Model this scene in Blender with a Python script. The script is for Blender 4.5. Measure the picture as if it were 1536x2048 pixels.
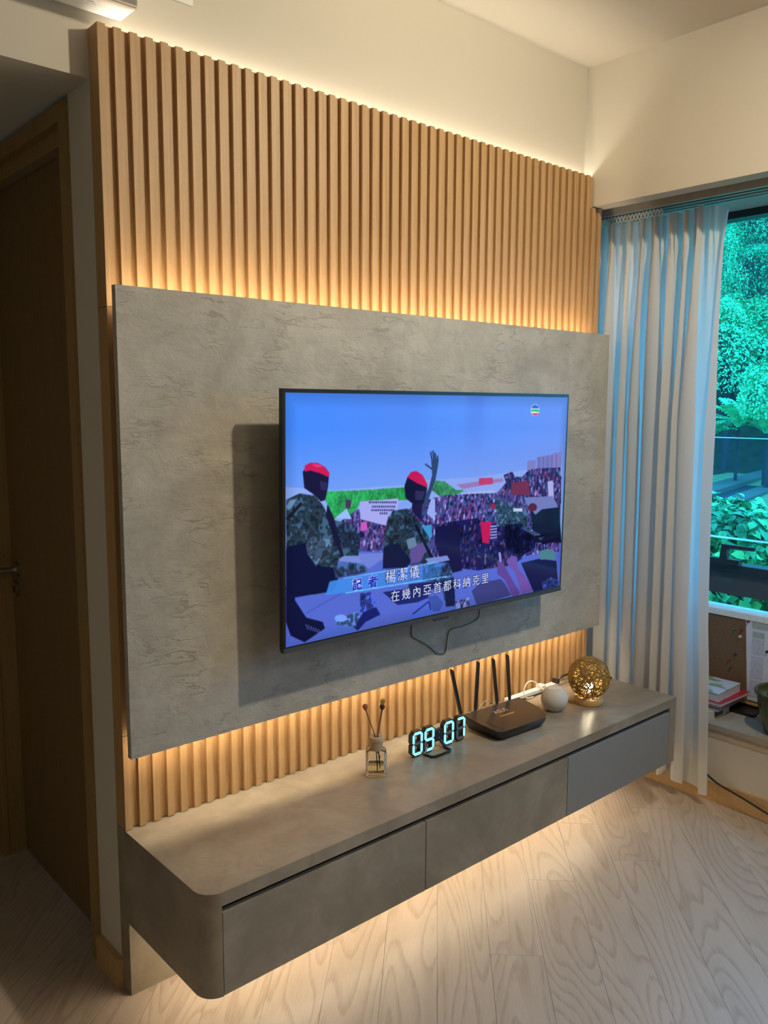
import bpy, bmesh, math, random
import numpy as np
from mathutils import Vector, Matrix, Euler

for o in list(bpy.data.objects):
    bpy.data.objects.remove(o)
S = bpy.context.scene
COL = S.collection
PI = math.pi
rnd = random.Random(7)

# ------------------------------------------------------------------ camera, world, light, exposure
F_PX = 1680.9
CAM = (-0.86987, -1.99307, 1.56815)
YAW, PITCH, ROLL = 0.72435, -0.1251, 0.0044
fw = Vector((math.sin(YAW) * math.cos(PITCH), math.cos(YAW) * math.cos(PITCH), math.sin(PITCH)))
rt = fw.cross(Vector((0, 0, 1))).normalized()
up = rt.cross(fw)
r2 = rt * math.cos(ROLL) + up * math.sin(ROLL)
u2 = -rt * math.sin(ROLL) + up * math.cos(ROLL)
cd = bpy.data.cameras.new('camera')
cam = bpy.data.objects.new('camera', cd)
COL.objects.link(cam)
cam.matrix_world = Matrix(((r2.x, u2.x, -fw.x, CAM[0]), (r2.y, u2.y, -fw.y, CAM[1]), (r2.z, u2.z, -fw.z, CAM[2]), (0, 0, 0, 1)))
cd.sensor_fit = 'VERTICAL'
cd.sensor_height = 24.0
cd.lens = F_PX * 24.0 / 2048.0
cd.clip_start = 0.05
cd.clip_end = 200
S.camera = cam

w = bpy.data.worlds.new('sky')
S.world = w
w.use_nodes = True
bg = w.node_tree.nodes['Background']
bg.inputs['Color'].default_value = (0.085, 0.49, 0.94, 1)
bg.inputs['Strength'].default_value = 6.4

def area(name, loc, size, power, color, target=None, shape='DISK', spread=PI, size_y=None):
    l = bpy.data.lights.new(name, 'AREA')
    l.shape = shape
    l.size = size
    if size_y:
        l.size_y = size_y
    l.energy = power
    l.color = color
    l.spread = spread
    o = bpy.data.objects.new(name, l)
    COL.objects.link(o)
    o.location = loc
    d = (Vector(target) - Vector(loc)) if target else Vector((0, 0, -1))
    o.rotation_euler = d.to_track_quat('-Z', 'Y').to_euler()
    return o

WARM = (1.0, 0.86, 0.64)
area('downlight_lamp', (1.28, -1.5, 2.83), 0.09, 30, WARM, (0.35, 0.0, 0.9))   # recessed lamp, tilted towards the television wall
area('fill_light', (1.1, -2.9, 2.80), 0.5, 11, WARM)                        # unseen fill light added behind the camera to lift the ambient
area('side_lamp', (-2.2, -2.5, 2.80), 0.3, 6, WARM)                          # lamp in the left part of the room

vs = S.view_settings
vs.view_transform = 'Standard'
vs.look = 'None'
vs.gamma = 1.0
vs.exposure = 0.0
vs.use_curve_mapping = False
S.display_settings.display_device = 'sRGB'
LED_TOP, LED_SLAB, LED_UNDER = 36.0, 85.0, 85.0
LED_COL = (1.0, 0.79, 0.52)
LED_COL_TOP = (1.0, 0.91, 0.74)
try:
    S.cycles.max_bounces = 10
    S.cycles.diffuse_bounces = 5
    S.cycles.transparent_max_bounces = 24
    S.cycles.sample_clamp_indirect = 6.0
    S.cycles.caustics_refractive = False
    S.cycles.caustics_reflective = False
except Exception:
    pass

# ------------------------------------------------------------------ materials
class M:
    def __init__(s, name):
        s.m = bpy.data.materials.new(name)
        s.m.use_nodes = True
        s.nt = s.m.node_tree
        s.b = s.nt.nodes['Principled BSDF']
        s.out = s.nt.nodes['Material Output']
        s._c = None
    def n(s, t, **k):
        nd = s.nt.nodes.new(t)
        for a, v in k.items():
            setattr(nd, a, v)
        return nd
    def l(s, a, b):
        s.nt.links.new(a, b)
    def put(s, sock, v):
        if hasattr(v, 'is_linked') or hasattr(v, 'links'):
            s.l(v, sock)
        else:
            sock.default_value = v
    def co(s, scale=(1, 1, 1), kind='Object', rot=(0, 0, 0), rand=False):
        t = s.n('ShaderNodeTexCoord')
        mp = s.n('ShaderNodeMapping')
        mp.inputs['Scale'].default_value = scale
        mp.inputs['Rotation'].default_value = rot
        src = t.outputs[kind]
        if rand:
            oi = s.n('ShaderNodeObjectInfo')
            mu = s.n('ShaderNodeVectorMath', operation='MULTIPLY')
            s.l(oi.outputs['Random'], mu.inputs[0])
            mu.inputs[1].default_value = (37, 23, 11)
            ad = s.n('ShaderNodeVectorMath', operation='ADD')
            s.l(src, ad.inputs[0])
            s.l(mu.outputs[0], ad.inputs[1])
            src = ad.outputs[0]
        s.l(src, mp.inputs['Vector'])
        return mp.outputs['Vector']
    def noise(s, vec, scale=5, detail=4, rough=0.5, dist=0.0):
        nd = s.n('ShaderNodeTexNoise')
        s.l(vec, nd.inputs['Vector'])
        nd.inputs['Scale'].default_value = scale
        nd.inputs['Detail'].default_value = detail
        nd.inputs['Roughness'].default_value = rough
        nd.inputs['Distortion'].default_value = dist
        return nd.outputs['Fac']
    def ramp(s, fac, stops):
        r = s.n('ShaderNodeValToRGB')
        e = r.color_ramp.elements
        while len(e) < len(stops):
            e.new(0.5)
        for q, (p, c) in zip(e, stops):
            q.position = p
            if not isinstance(c, (tuple, list)):
                c = (c, c, c)
            q.color = (*c, 1)
        s.l(fac, r.inputs['Fac'])
        return r.outputs['Color']
    def mix(s, fac, a, b, mode='MIX'):
        x = s.n('ShaderNodeMix', data_type='RGBA', blend_type=mode)
        s.put(x.inputs[0], fac)
        for k, v in ((6, a), (7, b)):
            s.put(x.inputs[k], (*v, 1) if isinstance(v, (tuple, list)) else v)
        return x.outputs[2]
    def bump(s, h, strength=0.3, dist=0.01):
        b = s.n('ShaderNodeBump')
        b.inputs['Strength'].default_value = strength
        b.inputs['Distance'].default_value = dist
        s.l(h, b.inputs['Height'])
        s.l(b.outputs['Normal'], s.b.inputs['Normal'])
    def base(s, c, rough=0.5, metal=0.0, spec=0.5):
        s.put(s.b.inputs['Base Color'], (*c, 1) if isinstance(c, (tuple, list)) else c)
        s.put(s.b.inputs['Roughness'], rough)
        s.b.inputs['Metallic'].default_value = metal
        s.b.inputs['Specular IOR Level'].default_value = spec
        return s

def plain(name, c, rough=0.5, metal=0.0, spec=0.5, grain=0.06, gs=40):
    m = M(name)
    v = m.noise(m.co(), gs, 3)
    k = m.ramp(v, [(0.3, tuple(x * (1 - grain) for x in c)), (0.7, tuple(min(1, x * (1 + grain)) for x in c))])
    m.base(k, rough, metal, spec)
    return m.m

def emit(name, c, strength):
    m = M(name)
    e = m.n('ShaderNodeEmission')
    e.inputs['Color'].default_value = (*c, 1)
    e.inputs['Strength'].default_value = strength
    m.l(e.outputs[0], m.out.inputs['Surface'])
    return m.m

def plaster(name, c):
    m = M(name)
    v = m.noise(m.co(), 90, 4, 0.6)
    big = m.noise(m.co(), 1.6, 2)
    k = m.ramp(big, [(0.3, tuple(x * 0.97 for x in c)), (0.7, c)])
    m.base(k, 0.85, 0, 0.25)
    m.bump(v, 0.05, 0.004)
    return m.m

def slat_wood():
    m = M('light_oak_veneer')
    g = m.noise(m.co((26, 26, 0.9), rand=True), 5.5, 5, 0.6)
    fine = m.noise(m.co((220, 220, 3), rand=True), 4, 3, 0.6)
    fleck = m.noise(m.co((60, 60, 420), rand=True), 1, 2, 0.5)
    c = m.ramp(g, [(0.25, (0.37, 0.225, 0.10)), (0.55, (0.455, 0.285, 0.135)), (0.8, (0.53, 0.345, 0.17))])
    c = m.mix(m.ramp(fine, [(0.3, 0.10), (0.7, 0.0)]), c, (0.30, 0.16, 0.06))
    c = m.mix(m.ramp(fleck, [(0.55, 0.0), (0.75, 0.12)]), c, (0.62, 0.42, 0.22))
    m.base(c, 0.48, 0, 0.4)
    m.bump(fine, 0.08, 0.002)
    return m.m

def stone(name, lo, mid, hi, rough, bump, scale=1.0, crack=0.5):
    m = M(name)
    v = m.co()
    a = m.noise(v, 3.2 * scale, 6, 0.62, 0.6)
    b = m.noise(v, 13 * scale, 8, 0.65, 0.9)
    st = m.noise(m.co((1, 1, 2.2), rot=(0, 0.5, 0)), 8 * scale, 9, 0.75, 0.5)
    c = m.ramp(a, [(0.34, lo), (0.5, mid), (0.66, hi)])
    c = m.mix(m.ramp(b, [(0.36, 0.45), (0.56, 0.0)]), c, lo)
    # short ragged chips: thin contour bands of a stretched noise, kept only in patches
    sep = m.noise(m.co((0.75, 1, 2.4), rot=(0, 0.6, 0)), 9.0 * scale, 5, 0.6, 0.2)
    band = m.ramp(sep, [(0.440, 0.0), (0.462, 1.0), (0.466, 1.0), (0.505, 0.0)])
    patch = m.ramp(m.noise(v, 6.5 * scale, 5, 0.65), [(0.47, 0.0), (0.62, crack)])
    c = m.mix(m.ramp(st, [(0.36, 0.30 * min(1.0, crack * 2)), (0.50, 0.0)]), c, tuple(x * 0.8 for x in lo))
    mu = m.mix(1.0, band, patch, 'MULTIPLY')
    c = m.mix(mu, c, tuple(x * 0.5 for x in lo))
    m.base(c, rough, 0, 0.45)
    h = m.mix(0.5, b, st)
    h = m.mix(mu, h, (0.0, 0.0, 0.0))
    m.bump(h, bump, 0.02)
    return m.m

def floor_wood():
    m = M('whitewashed_oak')
    oi = m.n('ShaderNodeObjectInfo')
    field = m.noise(m.co((0.9, 6.5, 1), rand=True), 1.0, 1.2, 0.4, 0.15)
    mul = m.n('ShaderNodeMath', operation='MULTIPLY')
    m.l(field, mul.inputs[0])
    mul.inputs[1].default_value = 22
    fr = m.n('ShaderNodeMath', operation='FRACT')
    m.l(mul.outputs[0], fr.inputs[0])
    fine = m.noise(m.co((5, 170, 1), rand=True), 3, 4, 0.6)
    tone = m.noise(m.co((1.2, 9, 1), rand=True), 1, 2)
    c = m.ramp(tone, [(0.3, (0.41, 0.34, 0.285)), (0.7, (0.475, 0.40, 0.34))])
    grain = m.ramp(fr.outputs[0], [(0.0, 0.0), (0.55, 0.10), (0.86, 0.75), (0.93, 0.65), (1.0, 0.0)])
    broken = m.ramp(fine, [(0.38, 1.0), (0.62, 0.25)])
    c = m.mix(m.mix(1.0, grain, broken, 'MULTIPLY'), c, (0.28, 0.21, 0.16))
    c = m.mix(m.ramp(fine, [(0.30, 0.30), (0.55, 0.0)]), c, (0.32, 0.25, 0.195))
    tint = m.ramp(oi.outputs['Random'], [(0.0, (0.97, 0.965, 0.96)), (1.0, (1.02, 1.02, 1.015))])
    c = m.mix(1.0, c, tint, 'MULTIPLY')
    m.base(c, m.ramp(fine, [(0.3, 0.44), (0.7, 0.36)]), 0, 0.4)
    m.bump(fine, 0.04, 0.002)
    return m.m

def door_wood(name, a, b):
    m = M(name)
    g = m.noise(m.co((70, 70, 1.2)), 3, 5, 0.6)
    f = m.noise(m.co((300, 300, 90)), 1, 2, 0.5)
    c = m.ramp(g, [(0.3, a), (0.7, b)])
    c = m.mix(m.ramp(f, [(0.4, 0.25), (0.6, 0.0)]), c, tuple(x * 0.6 for x in a))
    m.base(c, 0.55, 0, 0.35)
    return m.m

def glass(name, tint, rough=0.0, refl=0.5):
    m = M(name)
    tr = m.n('ShaderNodeBsdfTransparent')
    tr.inputs['Color'].default_value = (*tint, 1)
    gl = m.n('ShaderNodeBsdfGlossy')
    gl.inputs['Roughness'].default_value = rough
    fr = m.n('ShaderNodeFresnel')
    fr.inputs['IOR'].default_value = 1.45
    mu = m.n('ShaderNodeMath', operation='MULTIPLY')
    m.l(fr.outputs[0], mu.inputs[0])
    mu.inputs[1].default_value = refl
    mx = m.n('ShaderNodeMixShader')
    m.l(mu.outputs[0], mx.inputs['Fac'])
    m.l(tr.outputs[0], mx.inputs[1])
    m.l(gl.outputs[0], mx.inputs[2])
    m.l(mx.outputs[0], m.out.inputs['Surface'])
    return m.m

def clear(name, c, ior=1.45, rough=0.0):
    m = M(name)
    m.base(c, rough)
    m.b.inputs['Transmission Weight'].default_value = 1.0
    m.b.inputs['IOR'].default_value = ior
    return m.m

def sheer():
    m = M('sheer_voile')
    d = m.n('ShaderNodeBsdfDiffuse')
    d.inputs['Color'].default_value = (0.80, 0.79, 0.77, 1)
    t = m.n('ShaderNodeBsdfTranslucent')
    t.inputs['Color'].default_value = (0.80, 0.80, 0.80, 1)
    weave = m.noise(m.co((900, 900, 900)), 1, 1)
    tr = m.n('ShaderNodeBsdfTransparent')
    a = m.n('ShaderNodeMixShader')
    a.inputs['Fac'].default_value = 0.42
    m.l(d.outputs[0], a.inputs[1])
    m.l(t.outputs[0], a.inputs[2])
    b = m.n('ShaderNodeMixShader')
    m.l(m.ramp(weave, [(0.3, 0.02), (0.7, 0.08)]), b.inputs['Fac'])
    m.l(a.outputs[0], b.inputs[1])
    m.l(tr.outputs[0], b.inputs[2])
    m.l(b.outputs[0], m.out.inputs['Surface'])
    return m.m

def leafmat(name, a, b, sc=3.0, rough=0.38, spec=0.5):
    m = M(name)
    g = m.n('ShaderNodeNewGeometry')
    v = m.noise(m.co(), sc, 3)
    c = m.ramp(v, [(0.3, a), (0.7, b)])
    c2 = m.mix(0.5, c, m.ramp(g.outputs['Random Per Island'], [(0.0, tuple(x * 0.6 for x in a)), (1.0, tuple(min(1, x * 1.35) for x in b))]))
    m.base(c2, rough, 0, spec)
    m.b.inputs['Subsurface Weight'].default_value = 0.0
    return m.m

def cork():
    m = M('cork')
    a = m.noise(m.co(), 260, 3, 0.7)
    m.base(m.ramp(a, [(0.3, (0.10, 0.055, 0.03)), (0.6, (0.24, 0.14, 0.08)), (0.8, (0.34, 0.22, 0.13))]), 0.9, 0, 0.2)
    m.bump(a, 0.2, 0.002)
    return m.m

WALL = plaster('cream_wall_paint', (0.60, 0.565, 0.485))
CEIL = plaster('ceiling_paint', (0.72, 0.68, 0.60))
SLAT = slat_wood()
STONE = stone('grey_stone_laminate', (0.345, 0.32, 0.27), (0.445, 0.415, 0.355), (0.52, 0.485, 0.41), 0.62, 0.42, 1.0, 0.42)
CAB = stone('brown_grey_cement_laminate', (0.215, 0.183, 0.14), (0.30, 0.26, 0.205), (0.38, 0.335, 0.27), 0.31, 0.06, 0.9, 0.0)
GREY = plain('matt_grey_lacquer', (0.245, 0.25, 0.25), 0.45, 0, 0.4, 0.02)
DARKGAP = plain('dark_recess', (0.03, 0.027, 0.024), 0.8)
FLOOR = floor_wood()
SKIRT = door_wood('golden_oak_skirting', (0.46, 0.29, 0.13), (0.56, 0.37, 0.18))
DOOR = door_wood('walnut_brown_door', (0.165, 0.105, 0.045), (0.23, 0.15, 0.068))
JAMB = door_wood('oak_door_frame', (0.27, 0.175, 0.07), (0.36, 0.24, 0.10))
STEEL = plain('brushed_steel', (0.5, 0.47, 0.42), 0.28, 1.0)
ALU = plain('anodised_aluminium', (0.42, 0.41, 0.39), 0.4, 0.35)
BLACKF = plain('black_window_frame', (0.018, 0.02, 0.024), 0.35)
NAVYF = plain('dark_grey_frame', (0.06, 0.068, 0.08), 0.32)
BLACK = plain('black_plastic', (0.012, 0.012, 0.013), 0.35)
ROUTERM = plain('satin_black_plastic', (0.022, 0.018, 0.015), 0.30)
WHITE = plain('white_plastic', (0.80, 0.79, 0.76), 0.4)
FABRIC = plain('white_speaker_mesh', (0.62, 0.61, 0.58), 0.9, 0, 0.2, 0.18, 900)
BAMBOO = door_wood('pale_beech', (0.55, 0.35, 0.14), (0.66, 0.44, 0.20))
TWINE = plain('jute_twine', (0.31, 0.20, 0.065), 0.8, 0, 0.2, 0.3, 300)
CURT = sheer()
WINGL = glass('window_glass', (0.89, 0.975, 0.985), 0.0, 0.4)
BALGL = glass('balustrade_glass', (0.80, 0.89, 0.95), 0.0, 0.35)
GLEDGE = plain('glass_edge', (0.75, 0.95, 0.95), 0.2)
CORK = cork()
PAPER = plain('printed_paper', (0.66, 0.67, 0.76), 0.8, 0, 0.2, 0.03)
LEDGEM = stone('pale_stone_ledge', (0.28, 0.255, 0.215), (0.33, 0.30, 0.255), (0.37, 0.335, 0.28), 0.45, 0.04, 1.2, 0.0)

# ------------------------------------------------------------------ mesh helpers
def world_loc(o):
    v = Vector((0, 0, 0))
    while o:
        v += o.location
        o = o.parent
    return v

def obj(name, bm, m, parent=None, bevel=0.0, smooth=None, seg=2):
    if bevel > 0:
        ed = [e for e in bm.edges if len(e.link_faces) == 2 and e.calc_face_angle(0) > 0.5]
        bmesh.ops.bevel(bm, geom=ed, offset=bevel, segments=seg, profile=0.5, affect='EDGES', clamp_overlap=True)
    me = bpy.data.meshes.new(name)
    if parent is not None:
        bmesh.ops.translate(bm, verts=bm.verts, vec=-world_loc(parent))
    bmesh.ops.recalc_face_normals(bm, faces=bm.faces)
    bm.to_mesh(me)
    bm.free()
    o = bpy.data.objects.new(name, me)
    COL.objects.link(o)
    for x in (m if isinstance(m, list) else [m]):
        me.materials.append(x)
    if parent is not None:
        o.parent = parent
    if smooth or (smooth is None and bevel > 0):
        me.polygons.foreach_set('use_smooth', [True] * len(me.polygons))
        me.set_sharp_from_angle(angle=math.radians(40))
    return o

def thing(name, label, cat, loc=(0, 0, 0), group=None):
    o = bpy.data.objects.new(name, None)
    COL.objects.link(o)
    o.location = loc
    o.empty_display_size = 0.05
    return tag(o, label, cat, group)

def tag(o, label, cat, group=None):
    o['label'] = label
    o['category'] = cat
    if group:
        o['group'] = group
    return o

def struct(name, bm, m, parent=None, bevel=0.0):
    o = obj(name, bm, m, parent, bevel)
    if parent is None:
        o['kind'] = 'structure'
    return o

def bx(lo, hi, bm=None):
    bm = bm or bmesh.new()
    x0, y0, z0 = lo
    x1, y1, z1 = hi
    v = [bm.verts.new(p) for p in ((x0, y0, z0), (x1, y0, z0), (x1, y1, z0), (x0, y1, z0), (x0, y0, z1), (x1, y0, z1), (x1, y1, z1), (x0, y1, z1))]
    for f in ((0, 3, 2, 1), (4, 5, 6, 7), (0, 1, 5, 4), (1, 2, 6, 5), (2, 3, 7, 6), (3, 0, 4, 7)):
        bm.faces.new([v[i] for i in f])
    return bm

def frame_of(d):
    d = Vector(d).normalized()
    a = Vector((0, 0, 1)) if abs(d.z) < 0.9 else Vector((1, 0, 0))
    x = d.cross(a).normalized()
    return x, d.cross(x).normalized()

def tube(pts, r, n=8, bm=None, caps=True):
    bm = bm or bmesh.new()
    pts = [Vector(p) for p in pts]
    rings = []
    for i, p in enumerate(pts):
        d = (pts[min(i + 1, len(pts) - 1)] - pts[max(i - 1, 0)])
        x, y = frame_of(d)
        if rings:
            # keep frames aligned with the previous ring
            px = rings[-1][1]
            x = (px - d.normalized() * px.dot(d.normalized())).normalized()
            y = d.normalized().cross(x)
        rr = r[i] if isinstance(r, (list, tuple)) else r
        rings.append(([bm.verts.new(p + (x * math.cos(2 * PI * k / n) + y * math.sin(2 * PI * k / n)) * rr) for k in range(n)], x))
    for (a, _), (b, _) in zip(rings, rings[1:]):
        for k in range(n):
            bm.faces.new((a[k], a[(k + 1) % n], b[(k + 1) % n], b[k]))
    if caps:
        bm.faces.new(rings[0][0][::-1])
        bm.faces.new(rings[-1][0])
    return bm

def smoothpath(P, per=6):
    P = [Vector(p) for p in P]
    out = []
    for i in range(len(P) - 1):
        p0, p1, p2, p3 = P[max(i - 1, 0)], P[i], P[i + 1], P[min(i + 2, len(P) - 1)]
        for k in range(per):
            t = k / per
            out.append(0.5 * (2 * p1 + (p2 - p0) * t + (2 * p0 - 5 * p1 + 4 * p2 - p3) * t * t + (3 * p1 - p0 - 3 * p2 + p3) * t ** 3))
    out.append(P[-1])
    return out

def lathe(prof, c, n=32, bm=None):
    bm = bm or bmesh.new()
    rings = []
    for r, z in prof:
        if r < 1e-6:
            rings.append([bm.verts.new((c[0], c[1], c[2] + z))])
        else:
            rings.append([bm.verts.new((c[0] + r * math.cos(2 * PI * k / n), c[1] + r * math.sin(2 * PI * k / n), c[2] + z)) for k in range(n)])
    for a, b in zip(rings, rings[1:]):
        for k in range(n):
            q = [a[k % len(a)], a[(k + 1) % len(a)], b[(k + 1) % len(b)], b[k % len(b)]]
            u = []
            for v in q:
                if v not in u:
                    u.append(v)
            if len(u) > 2:
                bm.faces.new(u)
    for rg, rev in ((rings[0], True), (rings[-1], False)):
        if len(rg) > 2:
            bm.faces.new(rg[::-1] if rev else rg)
    return bm

def prism(poly, a, b, axis='z', bm=None):
    """extrude a 2-D outline between two heights along an axis"""
    bm = bm or bmesh.new()
    def P(p, h):
        return {'z': (p[0], p[1], h), 'y': (p[0], h, p[1]), 'x': (h, p[0], p[1])}[axis]
    A = [bm.verts.new(P(p, a)) for p in poly]
    B = [bm.verts.new(P(p, b)) for p in poly]
    n = len(poly)
    bm.faces.new(A[::-1])
    bm.faces.new(B)
    for k in range(n):
        bm.faces.new((A[k], A[(k + 1) % n], B[(k + 1) % n], B[k]))
    return bm

def loft(A, B, bm=None):
    bm = bm or bmesh.new()
    a = [bm.verts.new(p) for p in A]
    b = [bm.verts.new(p) for p in B]
    n = len(a)
    bm.faces.new(a[::-1])
    bm.faces.new(b)
    for k in range(n):
        bm.faces.new((a[k], a[(k + 1) % n], b[(k + 1) % n], b[k]))
    return bm

def turned(bm, ang, c):
    bmesh.ops.rotate(bm, verts=bm.verts, cent=c, matrix=Matrix.Rotation(ang, 3, 'Z'))
    return bm

# ------------------------------------------------------------------ the setting
X0, X1, Y0, Y1 = -3.4, 2.30, -3.6, 2.3
ZC = 2.86            # ceiling
floor = bx((X0, Y0, -0.06), (X1, Y1, -0.012))
floor = struct('floor', floor, DARKGAP)

def clip(poly, a, b, c):
    out = []
    for i, p in enumerate(poly):
        q = poly[(i + 1) % len(poly)]
        dp, dq = a * p[0] + b * p[1] - c, a * q[0] + b * q[1] - c
        if dp <= 0:
            out.append(p)
        if dp * dq < 0:
            t = dp / (dp - dq)
            out.append((p[0] + (q[0] - p[0]) * t, p[1] + (q[1] - p[1]) * t))
    return out

R2 = math.sqrt(0.5)
PW, PL = 0.1525, 1.6
for k in range(-24, 30):
    n0 = -0.404 + PW * k
    off = 0.24 + 0.397 * (k - 9) + (0.95 if k > 11 else 0)
    for j in range(-12, 22):
        s0 = off + PL * j
        g = 0.0004
        q = [(s0 + g, n0 + g), (s0 + PL - g, n0 + g), (s0 + PL - g, n0 + PW - g), (s0 + g, n0 + PW - g)]
        P = [((s + n) * R2, (s - n) * R2) for s, n in q]
        for a, b, c in ((-1, 0, -X0), (1, 0, X1), (0, -1, -Y0), (0, 1, Y1)):
            P = clip(P, a, b, c) if len(P) > 2 else P
        if len(P) < 3:
            continue
        ar = 0.5 * abs(sum(P[i][0] * P[(i + 1) % len(P)][1] - P[(i + 1) % len(P)][0] * P[i][1] for i in range(len(P))))
        if ar < 0.002:
            continue
        cs, cn = s0 + PL / 2, n0 + PW / 2
        cx, cy = (cs + cn) * R2, (cs - cn) * R2
        L = [(((x - cx) + (y - cy)) * R2, (-(x - cx) + (y - cy)) * R2) for x, y in P]
        o = obj('plank', prism(L, -0.012, 0.0), FLOOR, floor)
        o.location = (cx, cy, 0)
        o.rotation_euler = (0, 0, PI / 4)

struct('ceiling', bx((-3.5, Y0 - 0.1, ZC), (2.75, 0.19, ZC + 0.1)), CEIL)
struct('wall_back', bx((0.0, 0.0543, 0), (2.0425, 0.19, ZC)), WALL)
struct('wall_bay', bx((2.0425, 0.10, 0), (2.75, 0.19, ZC)), WALL)
struct('wall_over_corridor', bx((-1.1, 0.0543, 2.338), (0.0, 0.19, ZC)), WALL)
struct('ceiling_corridor', bx((-1.2, 0.19, 2.338), (0.12, 2.4, 2.42)), WALL)
struct('wall_left', bx((-3.5, Y0, 0), (-3.4, 2.4, ZC)), WALL)
struct('wall_back_left', bx((-3.4, 0.0543, 0), (-1.1, 0.19, ZC)), WALL)
struct('wall_corridor_left', bx((-1.2, 0.19, 0), (-1.1, 2.3, 2.338)), WALL)
struct('wall_front', bx((-3.5, Y0 - 0.1, 0), (2.75, Y0, ZC)), WALL)
struct('wall_corridor_end', bx((-1.1, 2.3, 0), (0.0, 2.4, 2.338)), WALL)
struct('wall_corridor_right', bx((0.0, 1.01, 0), (0.12, 2.3, 2.338)), WALL)
# beam over the window bay: fascia to 2.34, a slot, then the bay soffit at 2.37
struct('wall_window_beam', bx((1.976, Y0, 2.34), (2.05, 0.0543, ZC)), WALL)
struct('ceiling_bay', bx((2.05, Y0, 2.372), (2.75, 0.10, ZC)), WALL)
struct('wall_right', bx((2.62, Y0, 0), (2.75, 0.10, 0.684)), WALL)
struct('baseboard_left', bx((-0.016, 0.0445, 0), (-0.0005, 0.19, 0.085)), SKIRT, bevel=0.002)

# door of the corridor, in the plane x = 0
door = struct('door_1', bx((0.046, 0.277, 0.006), (0.086, 0.947, 2.235)), DOOR)
struct('door_casing', prism([(-0.010, 0.191), (0.10, 0.191), (0.10, 0.235), (-0.010, 0.235)], 0, 2.325), JAMB, door, bevel=0.0015)
struct('door_casing', bx((0.012, 0.2352, 0), (0.10, 0.2765, 2.27)), JAMB, door, bevel=0.001)
struct('door_casing', bx((-0.010, 0.2352, 2.282), (0.10, 1.009, 2.325)), JAMB, door, bevel=0.0015)
struct('door_casing', bx((0.012, 0.277, 2.238), (0.10, 0.950, 2.2815)), JAMB, door, bevel=0.001)
struct('door_casing', bx((-0.007, 0.9505, 0), (0.10, 0.992, 2.2815)), JAMB, door, bevel=0.001)
struct('door_casing', bx((-0.028, 0.9500, 0), (-0.0085, 1.009, 2.2815)), JAMB, door, bevel=0.0015)
hb = tube([(0.0455, 0.893, 1.022), (0.036, 0.893, 1.022)], 0.026, 24)
hb = struct('door_handle', hb, STEEL, door, bevel=0.001)
struct('lever', tube(smoothpath([(0.036, 0.893, 1.022), (-0.005, 0.893, 1.022), (-0.028, 0.897, 1.022), (-0.036, 0.915, 1.022), (-0.036, 1.0, 1.022)], 5), 0.0095, 12), STEEL, hb, bevel=0.0)
lk = struct('lock', tube([(0.0455, 0.905, 0.955), (0.036, 0.905, 0.955)], 0.026, 24), STEEL, door, bevel=0.001)
struct('keyhole', bx((0.0335, 0.9025, 0.943), (0.036, 0.9075, 0.962)), BLACK, lk)

# ------------------------------------------------------------------ window bay
ledge = struct('trim_1', bx((2.245, Y0, 0.295), (2.62, 0.10, 0.317)), LEDGEM, bevel=0.002)
struct('ledge_rail', bx((2.251, Y0, 0.262), (2.262, 0.10, 0.2938)), plain('tan_edge_band', (0.46, 0.38, 0.28), 0.5), ledge)
struct('wall_ledge_front', bx((2.253, Y0, 0), (2.27, 0.10, 0.2945)), WALL)
struct('baseboard_right', bx((2.2425, Y0, 0), (2.2528, 0.10, 0.082)), SKIRT, bevel=0.0015)

WY = -2.1          # window stops here to cut daylight; unseen wall added beyond
struct('wall_right', bx((2.585, Y0, 0.684), (2.75, WY - 0.001, 2.372)), WALL)
win = struct('window_1', bx((2.585, WY, 2.342), (2.66, 0.10, 2.372)), BLACKF)
struct('sill', bx((2.552, WY, 0.6855), (2.66, 0.10, 0.711)), WHITE, win, bevel=0.002)
struct('frame_rail', bx((2.592, WY, 0.772), (2.65, 0.10, 0.868)), NAVYF, win, bevel=0.003)
struct('frame_rail', bx((2.575, WY, 0.8682), (2.65, 0.10, 0.905)), BLACKF, win, bevel=0.003)
struct('jamb', bx((2.585, 0.06, 0.711), (2.66, 0.0995, 2.342)), BLACKF, win)
struct('jamb', bx((2.585, -1.62, 0.905), (2.66, -1.56, 2.342)), BLACKF, win)
struct('jamb', bx((2.585, WY, 0.905), (2.66, WY + 0.05, 2.342)), BLACKF, win)
struct('pane', bx((2.618, -1.56, 0.905), (2.624, 0.06, 2.342)), WINGL, win)
struct('pane', bx((2.618, WY + 0.05, 0.905), (2.624, -1.62, 2.342)), WINGL, win)
struct('pane', bx((2.618, WY, 0.711), (2.624, 0.06, 0.772)), WINGL, win)
hd = struct('handle', bx((2.560, -0.372, 0.9052), (2.592, -0.234, 0.929)), BLACKF, win, bevel=0.0015)
lev = prism([(-0.283, 0.929), (-0.316, 0.929), (-0.314, 0.968), (-0.320, 0.975), (-0.428, 0.975), (-0.430, 0.990), (-0.290, 0.990)], 2.566, 2.586, 'x')
struct('lever', lev, BLACKF, hd, bevel=0.001)
# curtain rails fixed to the bay soffit
for i, (a, b) in enumerate(((2.118, 2.172), (2.20, 2.246))):
    r = bx((a, Y0, 2.330), (b, 0.095, 2.372))
    rr = struct('trim_%d' % (i + 2), r, ALU, bevel=0.002)
    struct('slot', bx((a + 0.021, Y0, 2.3285), (b - 0.021, 0.094, 2.3305)), DARKGAP, rr)

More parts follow.
